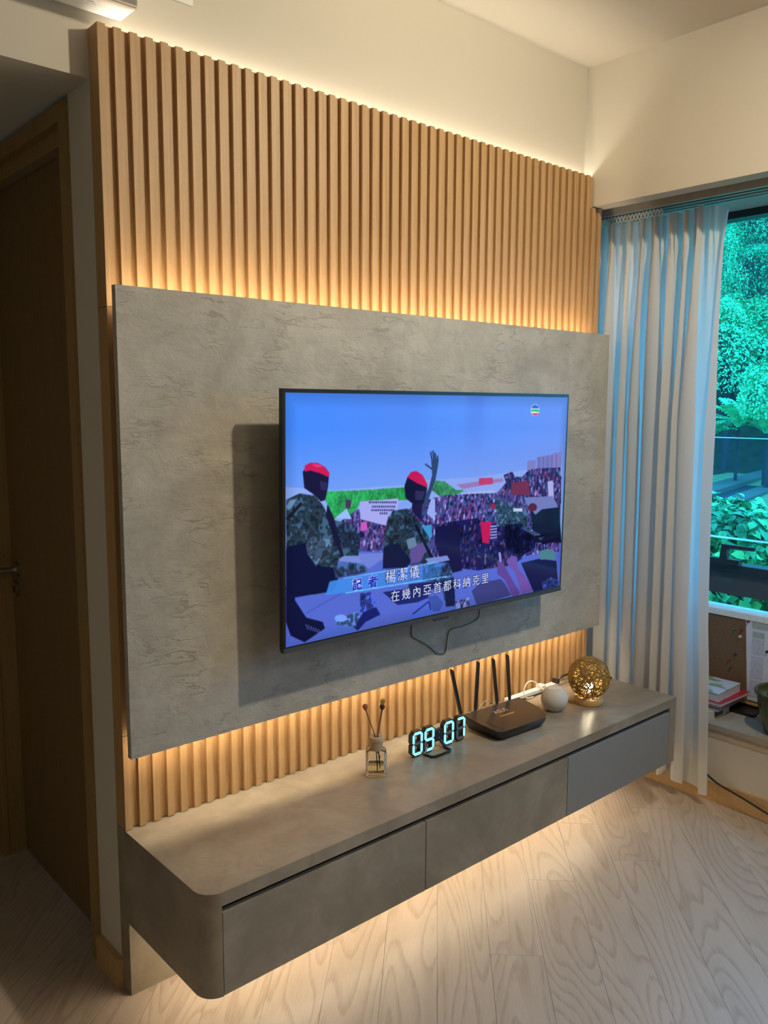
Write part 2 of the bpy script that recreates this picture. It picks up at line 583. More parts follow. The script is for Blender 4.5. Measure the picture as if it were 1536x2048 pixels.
# ------------------------------------------------------------------ slatted oak panel
PANW, PZ = 2.036, 2.449
pan = thing('slatted_wall_panel', 'tall light oak panel of narrow vertical slats covering the cream wall behind the television', 'wall panel', (0, 0, 0.4662))
obj('backing_board', prism([(0.0195, 0.4662), (PANW, 0.4662), (PANW, 2.334), (1.975, 2.334), (1.975, PZ), (0.0195, PZ)], 0.0112, 0.0245, 'y'), SLAT, pan)
ROWS = ((0.4662, 0.7218), (0.7232, 1.8032), (1.8046, PZ))
for a, b in ROWS:
    obj('side_board', bx((0.0002, 0.0112, a), (0.019, 0.0540, b)), SLAT, pan)
smesh = {}
for k in range(51):
    x = 0.0401 * k
    for i, (a, b) in enumerate(ROWS):
        if i == 2 and x + 0.0195 > 1.975:
            b = 2.334
        key = (i, b)
        if key not in smesh:
            o = obj('slat', bx((0, 0, a), (0.0195, 0.0110, b)), SLAT, pan, bevel=0.0007, seg=1)
            smesh[key] = o
        else:
            o = smesh[key].copy()
            COL.objects.link(o)
        o.location.x = x
ledm = emit('warm_white_led', LED_COL_TOP, LED_TOP)
led2 = emit('warm_led', LED_COL, LED_SLAB)
led3 = emit('warm_led_under', LED_COL, LED_UNDER)
prof = obj('led_profile', bx((0.03, 0.0305, 2.415), (1.965, 0.0505, 2.430)), WHITE, pan)
obj('led_strip', bx((0.03, 0.0395, 2.4302), (1.965, 0.0495, 2.4312)), ledm, prof)

# ------------------------------------------------------------------ stone slab behind the television
sl = thing('stone_feature_panel', 'large grey stone-look panel floating off the oak slats behind the television', 'wall panel', (0.983, -0.075, 0.6936))
obj('slab', bx((-0.0158, -0.085, 0.6936), (1.9818, -0.0652, 1.846)), STONE, sl, bevel=0.0012, seg=1)
for x in (0.35, 1.55):
    obj('batten', bx((x, -0.0651, 0.80), (x + 0.06, -0.0004, 1.74)), SLAT, sl)
for z, s in ((1.792, 1), (0.730, -1)):
    p = obj('led_profile', bx((0.03, -0.0648, z - 0.006), (1.945, -0.050, z + 0.006)), WHITE, sl)
    z0 = z + 0.0062 if s > 0 else z - 0.0072
    obj('led_strip', bx((0.03, -0.0625, z0), (1.945, -0.0525, z0 + 0.001)), led2, p)

# ------------------------------------------------------------------ floating television cabinet
D, W, ZT, ZB = 0.4056, 2.0404, 0.4645, 0.2072
cab = thing('tv_cabinet', 'long wall-hung cement-look television cabinet with one grey drawer, over a lit floor', 'cabinet', (1.02, -0.2, 0))
R = 0.050
arc = [(R - R * math.cos(a), -D + R - R * math.sin(a)) for a in [PI / 2 * i / 10 for i in range(11)]]
top = [(0.0, -0.0001), (0.0, -D + R)] + arc[1:] + [(W, -D), (W, -0.0001)]
obj('top_board', prism(top, 0.431, ZT), CAB, cab, smooth=True)
side = [(0.0, 0.0), (0.0, -D + R)] + arc[1:-1] + [(0.0455, -D), (0.0455, -D + 0.022), (0.02, -D + 0.05), (0.02, 0.0)]
obj('side_board', prism(side, ZB, 0.431), CAB, cab, smooth=True)
obj('side_board', bx((1.996, -D, ZB), (W, 0.0, 0.431)), CAB, cab)
obj('carcass', bx((0.0205, -D + 0.034, 0.214), (1.9955, -0.001, 0.4305)), DARKGAP, cab)
obj('back_panel', bx((0.0, 0.0, 0.0), (W, 0.0535, ZT)), CAB, cab)
for a, b, m in ((0.0475, 0.6965, CAB), (0.6995, 1.3545, CAB), (1.3575, 1.9945, GREY)):
    d = obj('drawer', bx((a, -D + 0.0005, 0.2085), (b, -D + 0.020, 0.413)), m, cab, bevel=0.0008, seg=1)
    if m is GREY:
        d['label'] = 'plain matt grey drawer front'
obj('led_strip', bx((0.05, -0.126, 0.2128), (1.97, -0.114, 0.2138)), led3, cab)

# ------------------------------------------------------------------ television
TX0, TX1, TZ0, TZ1, TY = 0.3685, 1.5755, 0.9131, 1.6125, -0.1960
tv = thing('television', 'wall-mounted flat television showing a news picture of soldiers before a crowd', 'television', ((TX0 + TX1) / 2, TY, (TZ0 + TZ1) / 2))
obj('frame', bx((TX0, TY, TZ0 + 0.006), (TX1, TY + 0.016, TZ1)), BLACK, tv, bevel=0.002)
obj('back_cover', loft([(TX0 + 0.08, TY + 0.016, TZ0 + 0.03), (TX1 - 0.08, TY + 0.016, TZ0 + 0.03), (TX1 - 0.08, TY + 0.016, TZ1 - 0.12), (TX0 + 0.08, TY + 0.016, TZ1 - 0.12)],
    [(TX0 + 0.16, TY + 0.055, TZ0 + 0.05), (TX1 - 0.16, TY + 0.055, TZ0 + 0.05), (TX1 - 0.16, TY + 0.055, TZ1 - 0.22), (TX0 + 0.16, TY + 0.055, TZ1 - 0.22)]), BLACK, tv)
obj('bottom_trim', bx((TX0 + 0.001, TY - 0.0025, TZ0), (TX1 - 0.001, TY + 0.014, TZ0 + 0.0125)), NAVYF, tv, bevel=0.001)
obj('sensor_tab', bx((0.940, TY + 0.0005, TZ0 - 0.0075), (1.000, TY + 0.012, TZ0 - 0.0003)), NAVYF, tv, bevel=0.001)
obj('wall_bracket', bx((0.86, TY + 0.0555, 1.10), (1.16, -0.0900, 1.40)), BLACK, tv)

# flat colour shapes of the broadcast picture, measured on enlarged views and carried to the screen's own coordinates
_src = np.array([(571.5, 786), (1136, 795.5), (1123, 1172.5), (573, 1297)], float)
_dst = np.array([(0, 0), (1, 0), (1, 1), (0, 1)], float)
_M = []
for (x, y), (u, v) in zip(_src, _dst):
    _M.append([x, y, 1, 0, 0, 0, -u * x, -u * y, -u])
    _M.append([0, 0, 0, x, y, 1, -v * x, -v * y, -v])
_h = np.linalg.svd(np.array(_M))[2][-1].reshape(3, 3)
def uv(p):
    q = _h @ np.array([p[0], p[1], 1.0])
    return q[0] / q[2], q[1] / q[2]
def A(x, y):
    return uv((540 + x / 4.653, 880 + y / 4.653))
def B(x, y):
    return uv((820 + x / 4.655, 860 + y / 4.655))
def T(x, y):
    return uv((540 + x / 2.477, 760 + y / 2.477))
SHAPES = []
def P(F, col, pts, flag=0):
    SHAPES.append((col, flag, [F(*p) for p in pts]))
def E(F, col, c, rx, ry, flag=0):
    P(F, col, [(c[0] + rx * math.cos(a), c[1] + ry * math.sin(a)) for a in [2 * PI * k / 14 for k in range(14)]], flag)
def LN(F, col, a, b, w, flag=0):
    a, b = np.array(a, float), np.array(b, float)
    n = (b - a) / np.hypot(*(b - a))
    n = np.array([-n[1], n[0]]) * w / 2
    P(F, col, [a + n, b + n, b - n, a - n], flag)
P(A,(140,172,246),[(140,440),(600,470),(1270,420),(1300,560),(600,760),(140,600)])
P(B,(140,165,240),[(150,470),(640,440),(900,400),(1430,330),(1430,520),(200,640)])
P(T,(84,106,208),[(270,840),(740,800),(1450,760),(1450,1040),(80,1330),(80,1040)])
P(B,(125,125,195),[(1100,290),(1180,280),(1180,400),(1100,400)]);P(B,(118,120,190),[(1190,255),(1340,230),(1345,390),(1190,400)]);P(B,(130,125,195),[(1340,215),(1415,205),(1410,390),(1345,390)])
for k in range(5): LN(B,(95,98,170),(1210+k*40,250-k*6),(1210+k*40,370),8)
P(A,(40,150,85),[(530,480),(850,470),(1280,440),(1290,560),(1100,570),(850,590),(760,720),(600,740),(520,560)],2)
P(B,(55,135,95),[(230,470),(330,480),(440,560),(520,560),(430,620),(330,650),(250,590),(210,560)],2)
P(B,(150,120,180),[(440,510),(650,480),(870,450),(880,480),(500,550)]);P(B,(190,60,110),[(652,450),(780,445),(782,505),(652,515)]);P(B,(165,180,230),[(440,600),(560,580),(800,560),(800,630),(450,650)])
P(T,(72,66,135),[(330,720),(440,640),(560,690),(740,620),(800,590),(880,570),(1130,560),(1200,480),(1450,480),(1440,850),(1200,880),(880,950),(560,850),(400,850)],3)
P(B,(50,40,100),[(880,420),(960,390),(1010,470),(1060,430),(1120,370),(1200,360),(1410,350),(1420,680),(1380,680),(1340,620),(1080,620),(940,600)],3)
P(B,(112,42,82),[(960,500),(1110,470),(1130,610),(950,600)]);P(B,(170,170,230),[(1290,480),(1340,470),(1355,650),(1300,620)])
P(B,(20,25,55),[(1120,690),(1400,700),(1425,1050),(1180,1050)]);P(B,(112,122,188),[(1075,630),(1340,615),(1395,720),(1240,740),(1180,790),(1090,680)])
P(B,(28,30,92),[(240,880),(500,840),(640,820),(720,900),(820,860),(960,860),(1060,820),(1060,1200),(960,1260),(640,1310),(490,1290),(250,1000)],4)
P(B,(24,24,70),[(250,900),(480,880),(480,1100),(500,1310),(380,1340),(290,1180),(240,1050)])
P(B,(60,150,210),[(120,900),(210,880),(220,1000),(160,1010)]);P(B,(195,28,90),[(665,860),(770,850),(770,960),(740,1060),(690,1050)])
P(B,(45,50,120),[(760,890),(825,880),(822,1020),(765,1030)])
for k in range(5): LN(B,(165,175,235),(760,900+k*27),(824,893+k*27),11)
P(B,(75,102,125),[(810,640),(900,680),(1050,720),(1110,760),(1100,920),(1000,880),(900,900),(820,900)],1);P(B,(25,28,70),[(900,880),(1050,870),(1180,960),(1180,1100),(1050,1180),(900,1100)],1)
LN(B,(190,200,240),(975,745),(1060,745),30);E(B,(85,25,60),(1155,720),40,38);E(B,(150,30,70),(785,710),25,22)
LN(B,(90,110,150),(1060,900),(1250,1010),40,1);LN(B,(15,18,45),(1180,1000),(1410,950),22);LN(B,(15,18,45),(1240,1060),(1410,1010),22)
P(A,(165,170,240),[(840,575),(1205,545),(1200,640),(1110,690),(1090,800),(850,740)])
for y0,x0,x1 in ((582,930,1190),(622,960,1180),(655,950,1160),(685,1030,1110)):
    x=x0
    while x<x1: LN(A,(40,40,100),(x,y0),(x+13,y0-.5),16);x+=20
P(A,(150,190,250),[(610,730),(720,640),(770,740)]);P(A,(200,90,190),[(850,770),(910,760),(915,840),(850,850)]);P(A,(72,52,90),[(700,490),(718,560),(760,560),(775,490),(755,640),(715,640)])
P(A,(110,130,215),[(720,1060),(1065,1055),(1060,1110),(930,1200),(800,1120)])
P(B,(150,170,240),[(205,640),(245,640),(245,850),(165,780)])
P(B,(48,66,112),[(205,285),(275,275),(268,340),(245,470),(150,740),(90,850),(85,740),(185,540),(215,420)])
for a,b in (((200,205),(214,290)),((222,195),(231,285)),((240,215),(248,290)),((265,240),(262,310)),((150,318),(212,365))): LN(B,(45,62,108),a,b,15)
P(A,(62,88,102),[(155,560),(280,500),(420,520),(500,610),(560,740),(760,780),(850,920),(830,1100),(640,1130),(640,1300),(600,1410),(250,1470),(155,1450)],1)
P(A,(12,20,60),[(155,1000),(330,960),(480,1180),(600,1190),(640,1300),(600,1410),(250,1470),(155,1460)])
P(A,(95,120,140),[(330,880),(400,820),(500,920),(600,930),(560,1080),(430,1180),(350,1050)],1)
P(A,(110,135,150),[(155,560),(250,560),(200,640),(155,660)],1)
LN(A,(25,28,50),(160,740),(300,590),30);P(A,(50,70,95),[(620,800),(720,770),(850,920),(830,1090),(760,1050),(650,960)],1)
P(A,(22,22,62),[(310,300),(340,260),(450,270),(555,330),(545,440),(520,560),(480,575),(400,500),(325,450)]);P(A,(45,42,90),[(470,380),(540,400),(530,470),(480,470)])
P(A,(205,25,92),[(325,285),(330,240),(380,215),(450,215),(520,255),(560,310),(548,348),(470,312),(380,287),(330,297)]);P(A,(225,60,120),[(390,230),(450,226),(500,255),(430,255)])
P(A,(22,24,58),[(540,600),(600,720),(700,1100),(740,1135),(700,1135),(600,930),(530,700)]);P(A,(120,140,215),[(650,1110),(700,1080),(840,1080),(860,1150),(650,1130)])
P(A,(72,98,135),[(600,1190),(700,1140),(880,1160),(940,1220),(800,1260),(620,1290)],1)
P(A,(58,82,98),[(1100,760),(1150,660),(1290,640),(1380,740),(1489,900),(1500,1140),(1060,1200),(1065,1000)],1);P(A,(18,25,65),[(1070,1000),(1200,960),(1330,1130),(1280,1190),(1060,1200)])
P(A,(100,130,160),[(1280,930),(1360,900),(1380,990),(1300,1020)])
P(B,(55,80,100),[(-20,740),(50,830),(130,960),(210,1080),(150,1010),(0,1000)],1);P(B,(95,80,150),[(10,1120),(145,1030),(180,1080),(110,1230),(20,1250)]);LN(B,(18,20,50),(60,880),(215,1190),26)
P(A,(20,22,58),[(1260,430),(1290,340),(1460,400),(1472,450),(1440,590),(1360,615),(1270,540)]);P(A,(48,44,90),[(1360,470),(1450,480),(1430,560),(1360,560)]);P(A,(30,25,68),[(1330,600),(1430,590),(1410,750),(1330,660)])
P(A,(198,25,88),[(1288,345),(1320,300),(1370,290),(1430,330),(1476,420),(1470,444),(1380,405),(1300,360)])
P(B,(120,142,212),[(150,1200),(360,1170),(385,1215),(200,1250)]);P(B,(72,102,150),[(130,1270),(370,1230),(420,1360),(440,1620),(340,1650),(310,1420),(130,1400)],1);P(B,(20,30,72),[(330,1400),(430,1430),(435,1640),(350,1650)])
P(A,(30,40,110),[(1060,1420),(1489,1360),(1489,1500),(1200,1540)]);P(B,(30,40,100),[(0,1440),(330,1400),(330,1470),(0,1520)])
P(A,(12,18,60),[(155,1390),(230,1400),(240,1500),(345,1660),(500,1700),(520,1760),(330,1890),(200,1830),(155,1700)])
for k in range(6): LN(A,(110,120,210),(340+k*24,1720+k*10),(360+k*24,1770+k*8),6)
P(A,(75,95,190),[(850,1430),(960,1420),(1000,1560),(890,1620),(840,1600)],1);P(A,(22,32,108),[(880,1610),(1000,1560),(1040,1630),(900,1700),(830,1780),(790,1750)]);P(A,(95,128,182),[(620,1690),(820,1600),(850,1650),(800,1760),(640,1740)],1)
E(A,(120,160,255),(670,1665),60,35);P(A,(80,110,215),[(400,1850),(640,1730),(790,1740),(790,1800),(420,1870)])
LN(A,(60,85,180),(340,1620),(680,1430),8);P(B,(78,105,218),[(0,1740),(100,1600),(250,1540),(330,1610),(345,1680),(0,1780)]);LN(B,(30,45,120),(40,1720),(190,1600),12);LN(B,(30,45,120),(190,1600),(210,1680),12);P(B,(60,85,170),[(180,1560),(260,1540),(330,1610),(290,1690),(230,1690)])
P(B,(130,150,225),[(440,1600),(570,1560),(575,1640),(450,1670)],3);P(B,(60,65,130),[(590,1500),(680,1420),(860,1390),(900,1430),(960,1540),(640,1640)])
P(B,(95,70,152),[(830,1210),(880,1230),(930,1330),(1040,1510),(1030,1540),(970,1550),(900,1400),(830,1340)]);P(B,(112,82,168),[(910,1220),(960,1170),(1010,1180),(1020,1290),(1110,1390),(1165,1500),(1060,1530),(990,1320),(930,1260)]);LN(B,(140,150,220),(848,1140),(860,1230),20)
P(B,(25,30,76),[(1050,1240),(1220,1200),(1380,1220),(1400,1480),(1170,1510)]);P(B,(70,90,170),[(1240,1420),(1330,1370),(1400,1400),(1405,1480),(1260,1490)],1);P(B,(75,128,142),[(1215,1130),(1300,1105),(1365,1130),(1380,1200),(1230,1210)])
P(T,(64,140,235),[(300,1000),(370,985),(830,905),(860,905),(850,978),(390,1055),(280,1068)],5);LN(T,(110,210,255),(370,985),(830,905),4);LN(T,(110,210,255),(380,1058),(885,975),5)
E(T,(245,250,255),(1316,151),22,29);P(T,(45,95,205),[(1297,143),(1303,130),(1316,124),(1329,130),(1336,143)]);P(T,(40,185,105),[(1296,147),(1336,147),(1337,160),(1296,158)]);P(T,(205,60,80),[(1298,165),(1335,166),(1327,175),(1316,179),(1305,174)])
AW, AH = 1280, 720

def vnoise(w, h, c, seed):
    r = np.random.RandomState(seed)
    g = r.rand(h // c + 3, w // c + 3)
    y, x = np.mgrid[0:h, 0:w] / c
    yi, xi = y.astype(int), x.astype(int)
    fy, fx = y - yi, x - xi
    fy, fx = fy * fy * (3 - 2 * fy), fx * fx * (3 - 2 * fx)
    return (g[yi, xi] * (1 - fx) + g[yi, xi + 1] * fx) * (1 - fy) + (g[yi + 1, xi] * (1 - fx) + g[yi + 1, xi + 1] * fx) * fy

def paint():
    yy, xx = np.mgrid[0:AH, 0:AW].astype(np.float32)
    u, v = xx / AW, yy / AH
    im = np.zeros((AH, AW, 3), np.float32)
    tl, tr, hz = np.array([70, 140, 255.]), np.array([104, 140, 235.]), np.array([138, 168, 244.])
    a = np.clip((v - 0.15) / 0.4, 0, 1)[..., None]
    im[:] = (tl * (1 - u[..., None]) + tr * u[..., None]) * (1 - a) + hz * a
    camo = 0.55 * vnoise(AW, AH, 22, 1) + 0.45 * vnoise(AW, AH, 9, 2)
    fol = 0.5 * vnoise(AW, AH, 40, 3) + 0.5 * vnoise(AW, AH, 7, 4)
    r = np.random.RandomState(5)
    pal = np.array([[35, 30, 85], [150, 150, 220], [140, 85, 160], [50, 90, 150], [95, 42, 90], [28, 26, 70], [80, 80, 160], [40, 36, 92], [110, 110, 190], [30, 34, 84]], float)
    for col, fl, pts in SHAPES:
        col = np.array(col, float)
        pts = np.array(pts) * (AW, AH)
        x0, y0 = np.maximum(np.floor(pts.min(0)).astype(int) - 1, 0)
        x1, y1 = np.minimum(np.ceil(pts.max(0)).astype(int) + 2, (AW, AH))
        if x1 <= x0 or y1 <= y0:
            continue
        px, py = xx[y0:y1, x0:x1] + 0.5, yy[y0:y1, x0:x1] + 0.5
        ins = np.zeros(px.shape, bool)
        for i in range(len(pts)):
            (ax, ay), (bx_, by) = pts[i], pts[(i + 1) % len(pts)]
            if ay == by:
                continue
            ins ^= ((ay > py) != (by > py)) & (px < (bx_ - ax) * (py - ay) / (by - ay) + ax)
        sub = im[y0:y1, x0:x1]
        c = np.broadcast_to(col, sub.shape).copy()
        if fl == 1:
            n = camo[y0:y1, x0:x1, None]
            c = c * (0.45 + 0.35 * np.clip((n - 0.30) / 0.06, 0, 1) - 0.25 * np.clip((n - 0.46) / 0.05, 0, 1) + 0.65 * np.clip((n - 0.57) / 0.08, 0, 1)) * (0.85, 0.92, 1.05)
        elif fl == 2:
            c = c * (0.6 + 0.8 * fol[y0:y1, x0:x1, None])
        elif fl in (3, 4):
            nd = int((x1 - x0) * (y1 - y0) / (85 if fl == 3 else 170))
            for k in range(nd):
                cx, cy = r.randint(x0, x1), r.randint(y0, y1)
                rx, ry = r.uniform(2, 6), r.uniform(3, 11)
                s = (slice(max(cy - 12, y0) - y0, cy + 12 - y0), slice(max(cx - 7, x0) - x0, cx + 7 - x0))
                e = ((px[s] - cx) / rx) ** 2 + ((py[s] - cy) / ry) ** 2 < 1
                c[s][e] = pal[r.randint(len(pal))] * (1 if fl == 3 else 0.62)
        if fl == 5:
            al = (0.95 - 0.55 * np.clip((px - x0) / max(1, x1 - x0), 0, 1))[..., None]
            c = c * al + sub * (1 - al)
        sub[ins] = np.clip(c, 0, 255)[ins]
    for _ in range(4):
        im = (im + np.roll(im, 1, 0) + np.roll(im, -1, 0) + np.roll(im, 1, 1) + np.roll(im, -1, 1)) / 5
    edge = np.minimum(np.minimum(u, 1 - u) * 1.78, np.minimum(v, 1 - v))
    im *= (0.86 + 0.14 * np.clip(edge / 0.06, 0, 1))[..., None]
    px = np.ones((AH, AW, 4), np.float32)
    px[..., :3] = np.clip(im / 255, 0, 1)
    img = bpy.data.images.new('screen_picture', AW, AH)
    img.pixels.foreach_set(px[::-1].ravel())
    img.update()
    img.pack()
    return img

SX0, SX1, SZ0, SZ1 = 0.3770, 1.5675, 0.9297, 1.6022
bm = bmesh.new()
vs4 = [bm.verts.new(p) for p in ((SX0, TY - 0.0006, SZ0), (SX1, TY - 0.0006, SZ0), (SX1, TY - 0.0006, SZ1), (SX0, TY - 0.0006, SZ1))]
f = bm.faces.new(vs4)
uvl = bm.loops.layers.uv.new('uv')
for lp, c in zip(f.loops, ((0, 0), (1, 0), (1, 1), (0, 1))):
    lp[uvl].uv = c
m = M('lit_screen')
ti = m.n('ShaderNodeTexImage')
ti.image = paint()
e = m.n('ShaderNodeEmission')
e.inputs['Strength'].default_value = 1.0
m.l(ti.outputs['Color'], e.inputs['Color'])
gl = m.n('ShaderNodeBsdfGlossy')
gl.inputs['Roughness'].default_value = 0.08
gl.inputs['Color'].default_value = (0.02, 0.02, 0.02, 1)
ads = m.n('ShaderNodeAddShader')
m.l(e.outputs[0], ads.inputs[0])
m.l(gl.outputs[0], ads.inputs[1])
m.l(ads.outputs[0], m.out.inputs['Surface'])
obj('screen', bm, m.m, tv)

def text(name, s, size, loc, m, parent, off=0.0, rot=(PI / 2, 0, 0), align='CENTER', sx=1.0):
    c = bpy.data.curves.new(name, 'FONT')
    c.body = s
    c.size = size
    c.align_x = align
    c.align_y = 'CENTER'
    c.offset = off
    c.resolution_u = 3
    src = bpy.data.objects.new(name, c)
    COL.objects.link(src)
    bpy.context.view_layer.update()
    dg = bpy.context.evaluated_depsgraph_get()
    me = bpy.data.meshes.new_from_object(src.evaluated_get(dg))
    bpy.data.objects.remove(src)
    me.materials.clear()
    me.materials.append(m)
    o = bpy.data.objects.new(name, me)
    COL.objects.link(o)
    o.parent = parent
    o.location = Vector(loc) - world_loc(parent)
    o.rotation_euler = rot
    o.scale = (sx, 1, 1)
    return o

TWH, TDK, TBL = emit('caption_white', (0.62, 0.68, 0.95), 1.0), emit('caption_dark', (0.01, 0.015, 0.10), 1.0), emit('caption_blue', (0.02, 0.03, 0.50), 1.0)
def sxz(u_, v_):
    return SX0 + u_ * (SX1 - SX0), SZ1 - v_ * (SZ1 - SZ0)
def caption(chars, u0, du, v_, size, fg, bg_, off=0.0020, fat=0.0):
    for i, ch in enumerate(chars):
        x, z = sxz(u0 + du * i, v_)
        text('caption_outline', ch, size, (x, TY - 0.0009, z), bg_, tv, off)
        text('caption_text', ch, size, (x, TY - 0.0013, z), fg, tv, fat)
caption('\u8a18\u8005', 0.2056, 0.0492, 0.798, 0.036, TBL, TWH, 0.0020, 0.0009)
caption('\u694a\u6f54\u5100', 0.3121, 0.0406, 0.789, 0.043, TWH, TDK)
caption('\u5728\u5e7e\u5167\u4e9e\u9996\u90fd\u79d1\u7d0d\u514b\u91cc', 0.329, 0.0369, 0.881, 0.037, TWH, TDK)
tv.rotation_euler = (0.015, 0, 0)

cb = tube(smoothpath([(1.262, -0.110, 0.935), (1.257, -0.090, 0.881), (1.253, -0.0885, 0.850), (1.229, -0.0885, 0.837), (1.175, -0.0885, 0.830), (1.114, -0.0885, 0.828), (1.100, -0.0885, 0.801), (1.092, -0.0885, 0.757), (1.078, -0.0885, 0.752), (1.046, -0.0885, 0.762),
    (1.010, -0.0885, 0.792), (0.960, -0.0885, 0.822), (0.936, -0.0885, 0.839), (0.936, -0.0885, 0.877), (0.94, -0.10, 0.935)], 5), 0.0016, 6)
tag(obj('cable', cb, BLACK, smooth=True), 'thin dark cable looping down the stone panel beneath the television', 'cable')

# ------------------------------------------------------------------ things on the cabinet
# reed diffuser
C = Vector((0.720, -0.165, ZT))
ang = math.radians(-40)
rd = thing('reed_diffuser', 'small square glass diffuser bottle with two dried flower stems on the cabinet', 'diffuser', C)
GL = clear('bottle_glass', (0.98, 0.98, 0.96), 1.45)
LIQ = clear('pale_yellow_oil', (0.93, 0.84, 0.55), 1.36)
def rect(w, d, r=0.006, n=4):
    P = []
    for sx, sy, a0 in ((1, 1, 0), (-1, 1, PI / 2), (-1, -1, PI), (1, -1, 3 * PI / 2)):
        for i in range(n + 1):
            a = a0 + PI / 2 * i / n
            P.append((sx * (w / 2 - r) + r * math.cos(a), sy * (d / 2 - r) + r * math.sin(a)))
    return P
def stack(levels, bm=None, cap0=True, cap1=True):
    bm = bm or bmesh.new()
    rings = [[bm.verts.new((x, y, z)) for x, y in poly] for poly, z in levels]
    n = len(rings[0])
    for a, b in zip(rings, rings[1:]):
        for k in range(n):
            bm.faces.new((a[k], a[(k + 1) % n], b[(k + 1) % n], b[k]))
    if cap0:
        bm.faces.new(rings[0][::-1])
    if cap1:
        bm.faces.new(rings[-1])
    return bm
def place(bm, c=C, a=ang):
    bmesh.ops.rotate(bm, verts=bm.verts, cent=(0, 0, 0), matrix=Matrix.Rotation(a, 3, 'Z'))
    bmesh.ops.translate(bm, verts=bm.verts, vec=c)
    return bm
w_, d_ = 0.062, 0.044
b = stack([(rect(w_ - 0.004, d_ - 0.004), 0.0002), (rect(w_, d_), 0.003), (rect(w_, d_), 0.074), (rect(w_ - 0.010, d_ - 0.010), 0.080), (rect(0.030, 0.030, 0.0149), 0.082), (rect(0.026, 0.026, 0.0129), 0.084),
    (rect(0.019, 0.019, 0.0094), 0.084), (rect(0.022, 0.022, 0.0109), 0.078), (rect(w_ - 0.014, d_ - 0.014), 0.074), (rect(w_ - 0.010, d_ - 0.010), 0.070), (rect(w_ - 0.010, d_ - 0.010), 0.014), (rect(w_ - 0.016, d_ - 0.016), 0.011)])
obj('bottle', place(b), GL, rd, smooth=True)
obj('oil', place(stack([(rect(w_ - 0.0165, d_ - 0.0165), 0.0112), (rect(w_ - 0.0105, d_ - 0.0105), 0.0142), (rect(w_ - 0.0105, d_ - 0.0105), 0.036)])), LIQ, rd)
CAPM = plain('pale_wood_cap', (0.42, 0.33, 0.22), 0.6)
obj('collar', lathe([(0.0185, 0.079), (0.0205, 0.0795), (0.0205, 0.106), (0.0215, 0.107), (0.0215, 0.118), (0.020, 0.120), (0.011, 0.120), (0.008, 0.115), (0.0, 0.115)], C, 28), CAPM, rd, smooth=True)
STEM, ROSE, ROSE2, YEL = plain('brown_stem', (0.16, 0.06, 0.03), 0.7), plain('dried_coral_petals', (0.36, 0.13, 0.07), 0.8), plain('dark_maroon_petals', (0.07, 0.018, 0.012), 0.8), plain('dry_yellow_tip', (0.50, 0.40, 0.10), 0.8)
ex, ey = math.cos(ang), math.sin(ang)
def loc_(a, h, dd=0.0):
    return (C.x + ex * a - ey * dd, C.y + ey * a + ex * dd, C.z + h)
s1 = obj('stem', tube([loc_(0.004, 0.016), loc_(-0.002, 0.118), loc_(-0.032, 0.203)], 0.0016, 7), STEM, rd, smooth=True)
s2 = obj('stem', tube([loc_(0.012, 0.022), loc_(0.003, 0.116), loc_(0.018, 0.205)], [0.0016, 0.002, 0.0026], 7), STEM, rd, smooth=True)
obj('reed', tube([loc_(0.016, 0.028), loc_(0.010, 0.045), loc_(0.012, 0.055), loc_(0.001, 0.075), loc_(0.0, 0.10)], 0.0011, 6), STEM, rd)
def bud(c, r, h, n=6):
    bm = bmesh.new()
    for k in range(n):
        a = 2 * PI * k / n
        for i, (rr, hh) in enumerate(((r, h), (r * 0.6, h * 1.05))):
            a2 = a + i * 0.5
            P = [Vector((rr * 0.25 * math.cos(a2), rr * 0.25 * math.sin(a2), 0)), Vector((rr * math.cos(a2 - 0.6), rr * math.sin(a2 - 0.6), hh * 0.5)), Vector((rr * 0.75 * math.cos(a2), rr * 0.75 * math.sin(a2), hh)), Vector((rr * math.cos(a2 + 0.6), rr * math.sin(a2 + 0.6), hh * 0.5)), Vector((rr * 1.12 * math.cos(a2), rr * 1.12 * math.sin(a2), hh * 0.55))]
            v = [bm.verts.new(Vector(c) + p) for p in P]
            for t in ((0, 1, 4), (1, 2, 4), (2, 3, 4), (3, 0, 4)):
                bm.faces.new([v[i] for i in t])
    bmesh.ops.create_icosphere(bm, subdivisions=1, radius=r * 0.55, matrix=Matrix.Translation(Vector(c) + Vector((0, 0, h * 0.4))))
    return bm
obj('flower', bud(loc_(-0.033, 0.200), 0.0085, 0.020), ROSE, rd)
obj('flower', bud(loc_(0.018, 0.200), 0.0080, 0.019), ROSE2, rd)
tip = bmesh.new()
for k in range(26):
    a, t = rnd.uniform(0, 2 * PI), rnd.uniform(0.2, 1)
    p = Vector(loc_(0.0205, 0.214))
    q = p + Vector((math.cos(a) * 0.010 * t, math.sin(a) * 0.010 * t, 0.024 - 0.008 * t))
    tube([p, q], [0.0009, 0.0016], 4, tip)
obj('flower', tip, YEL, rd)

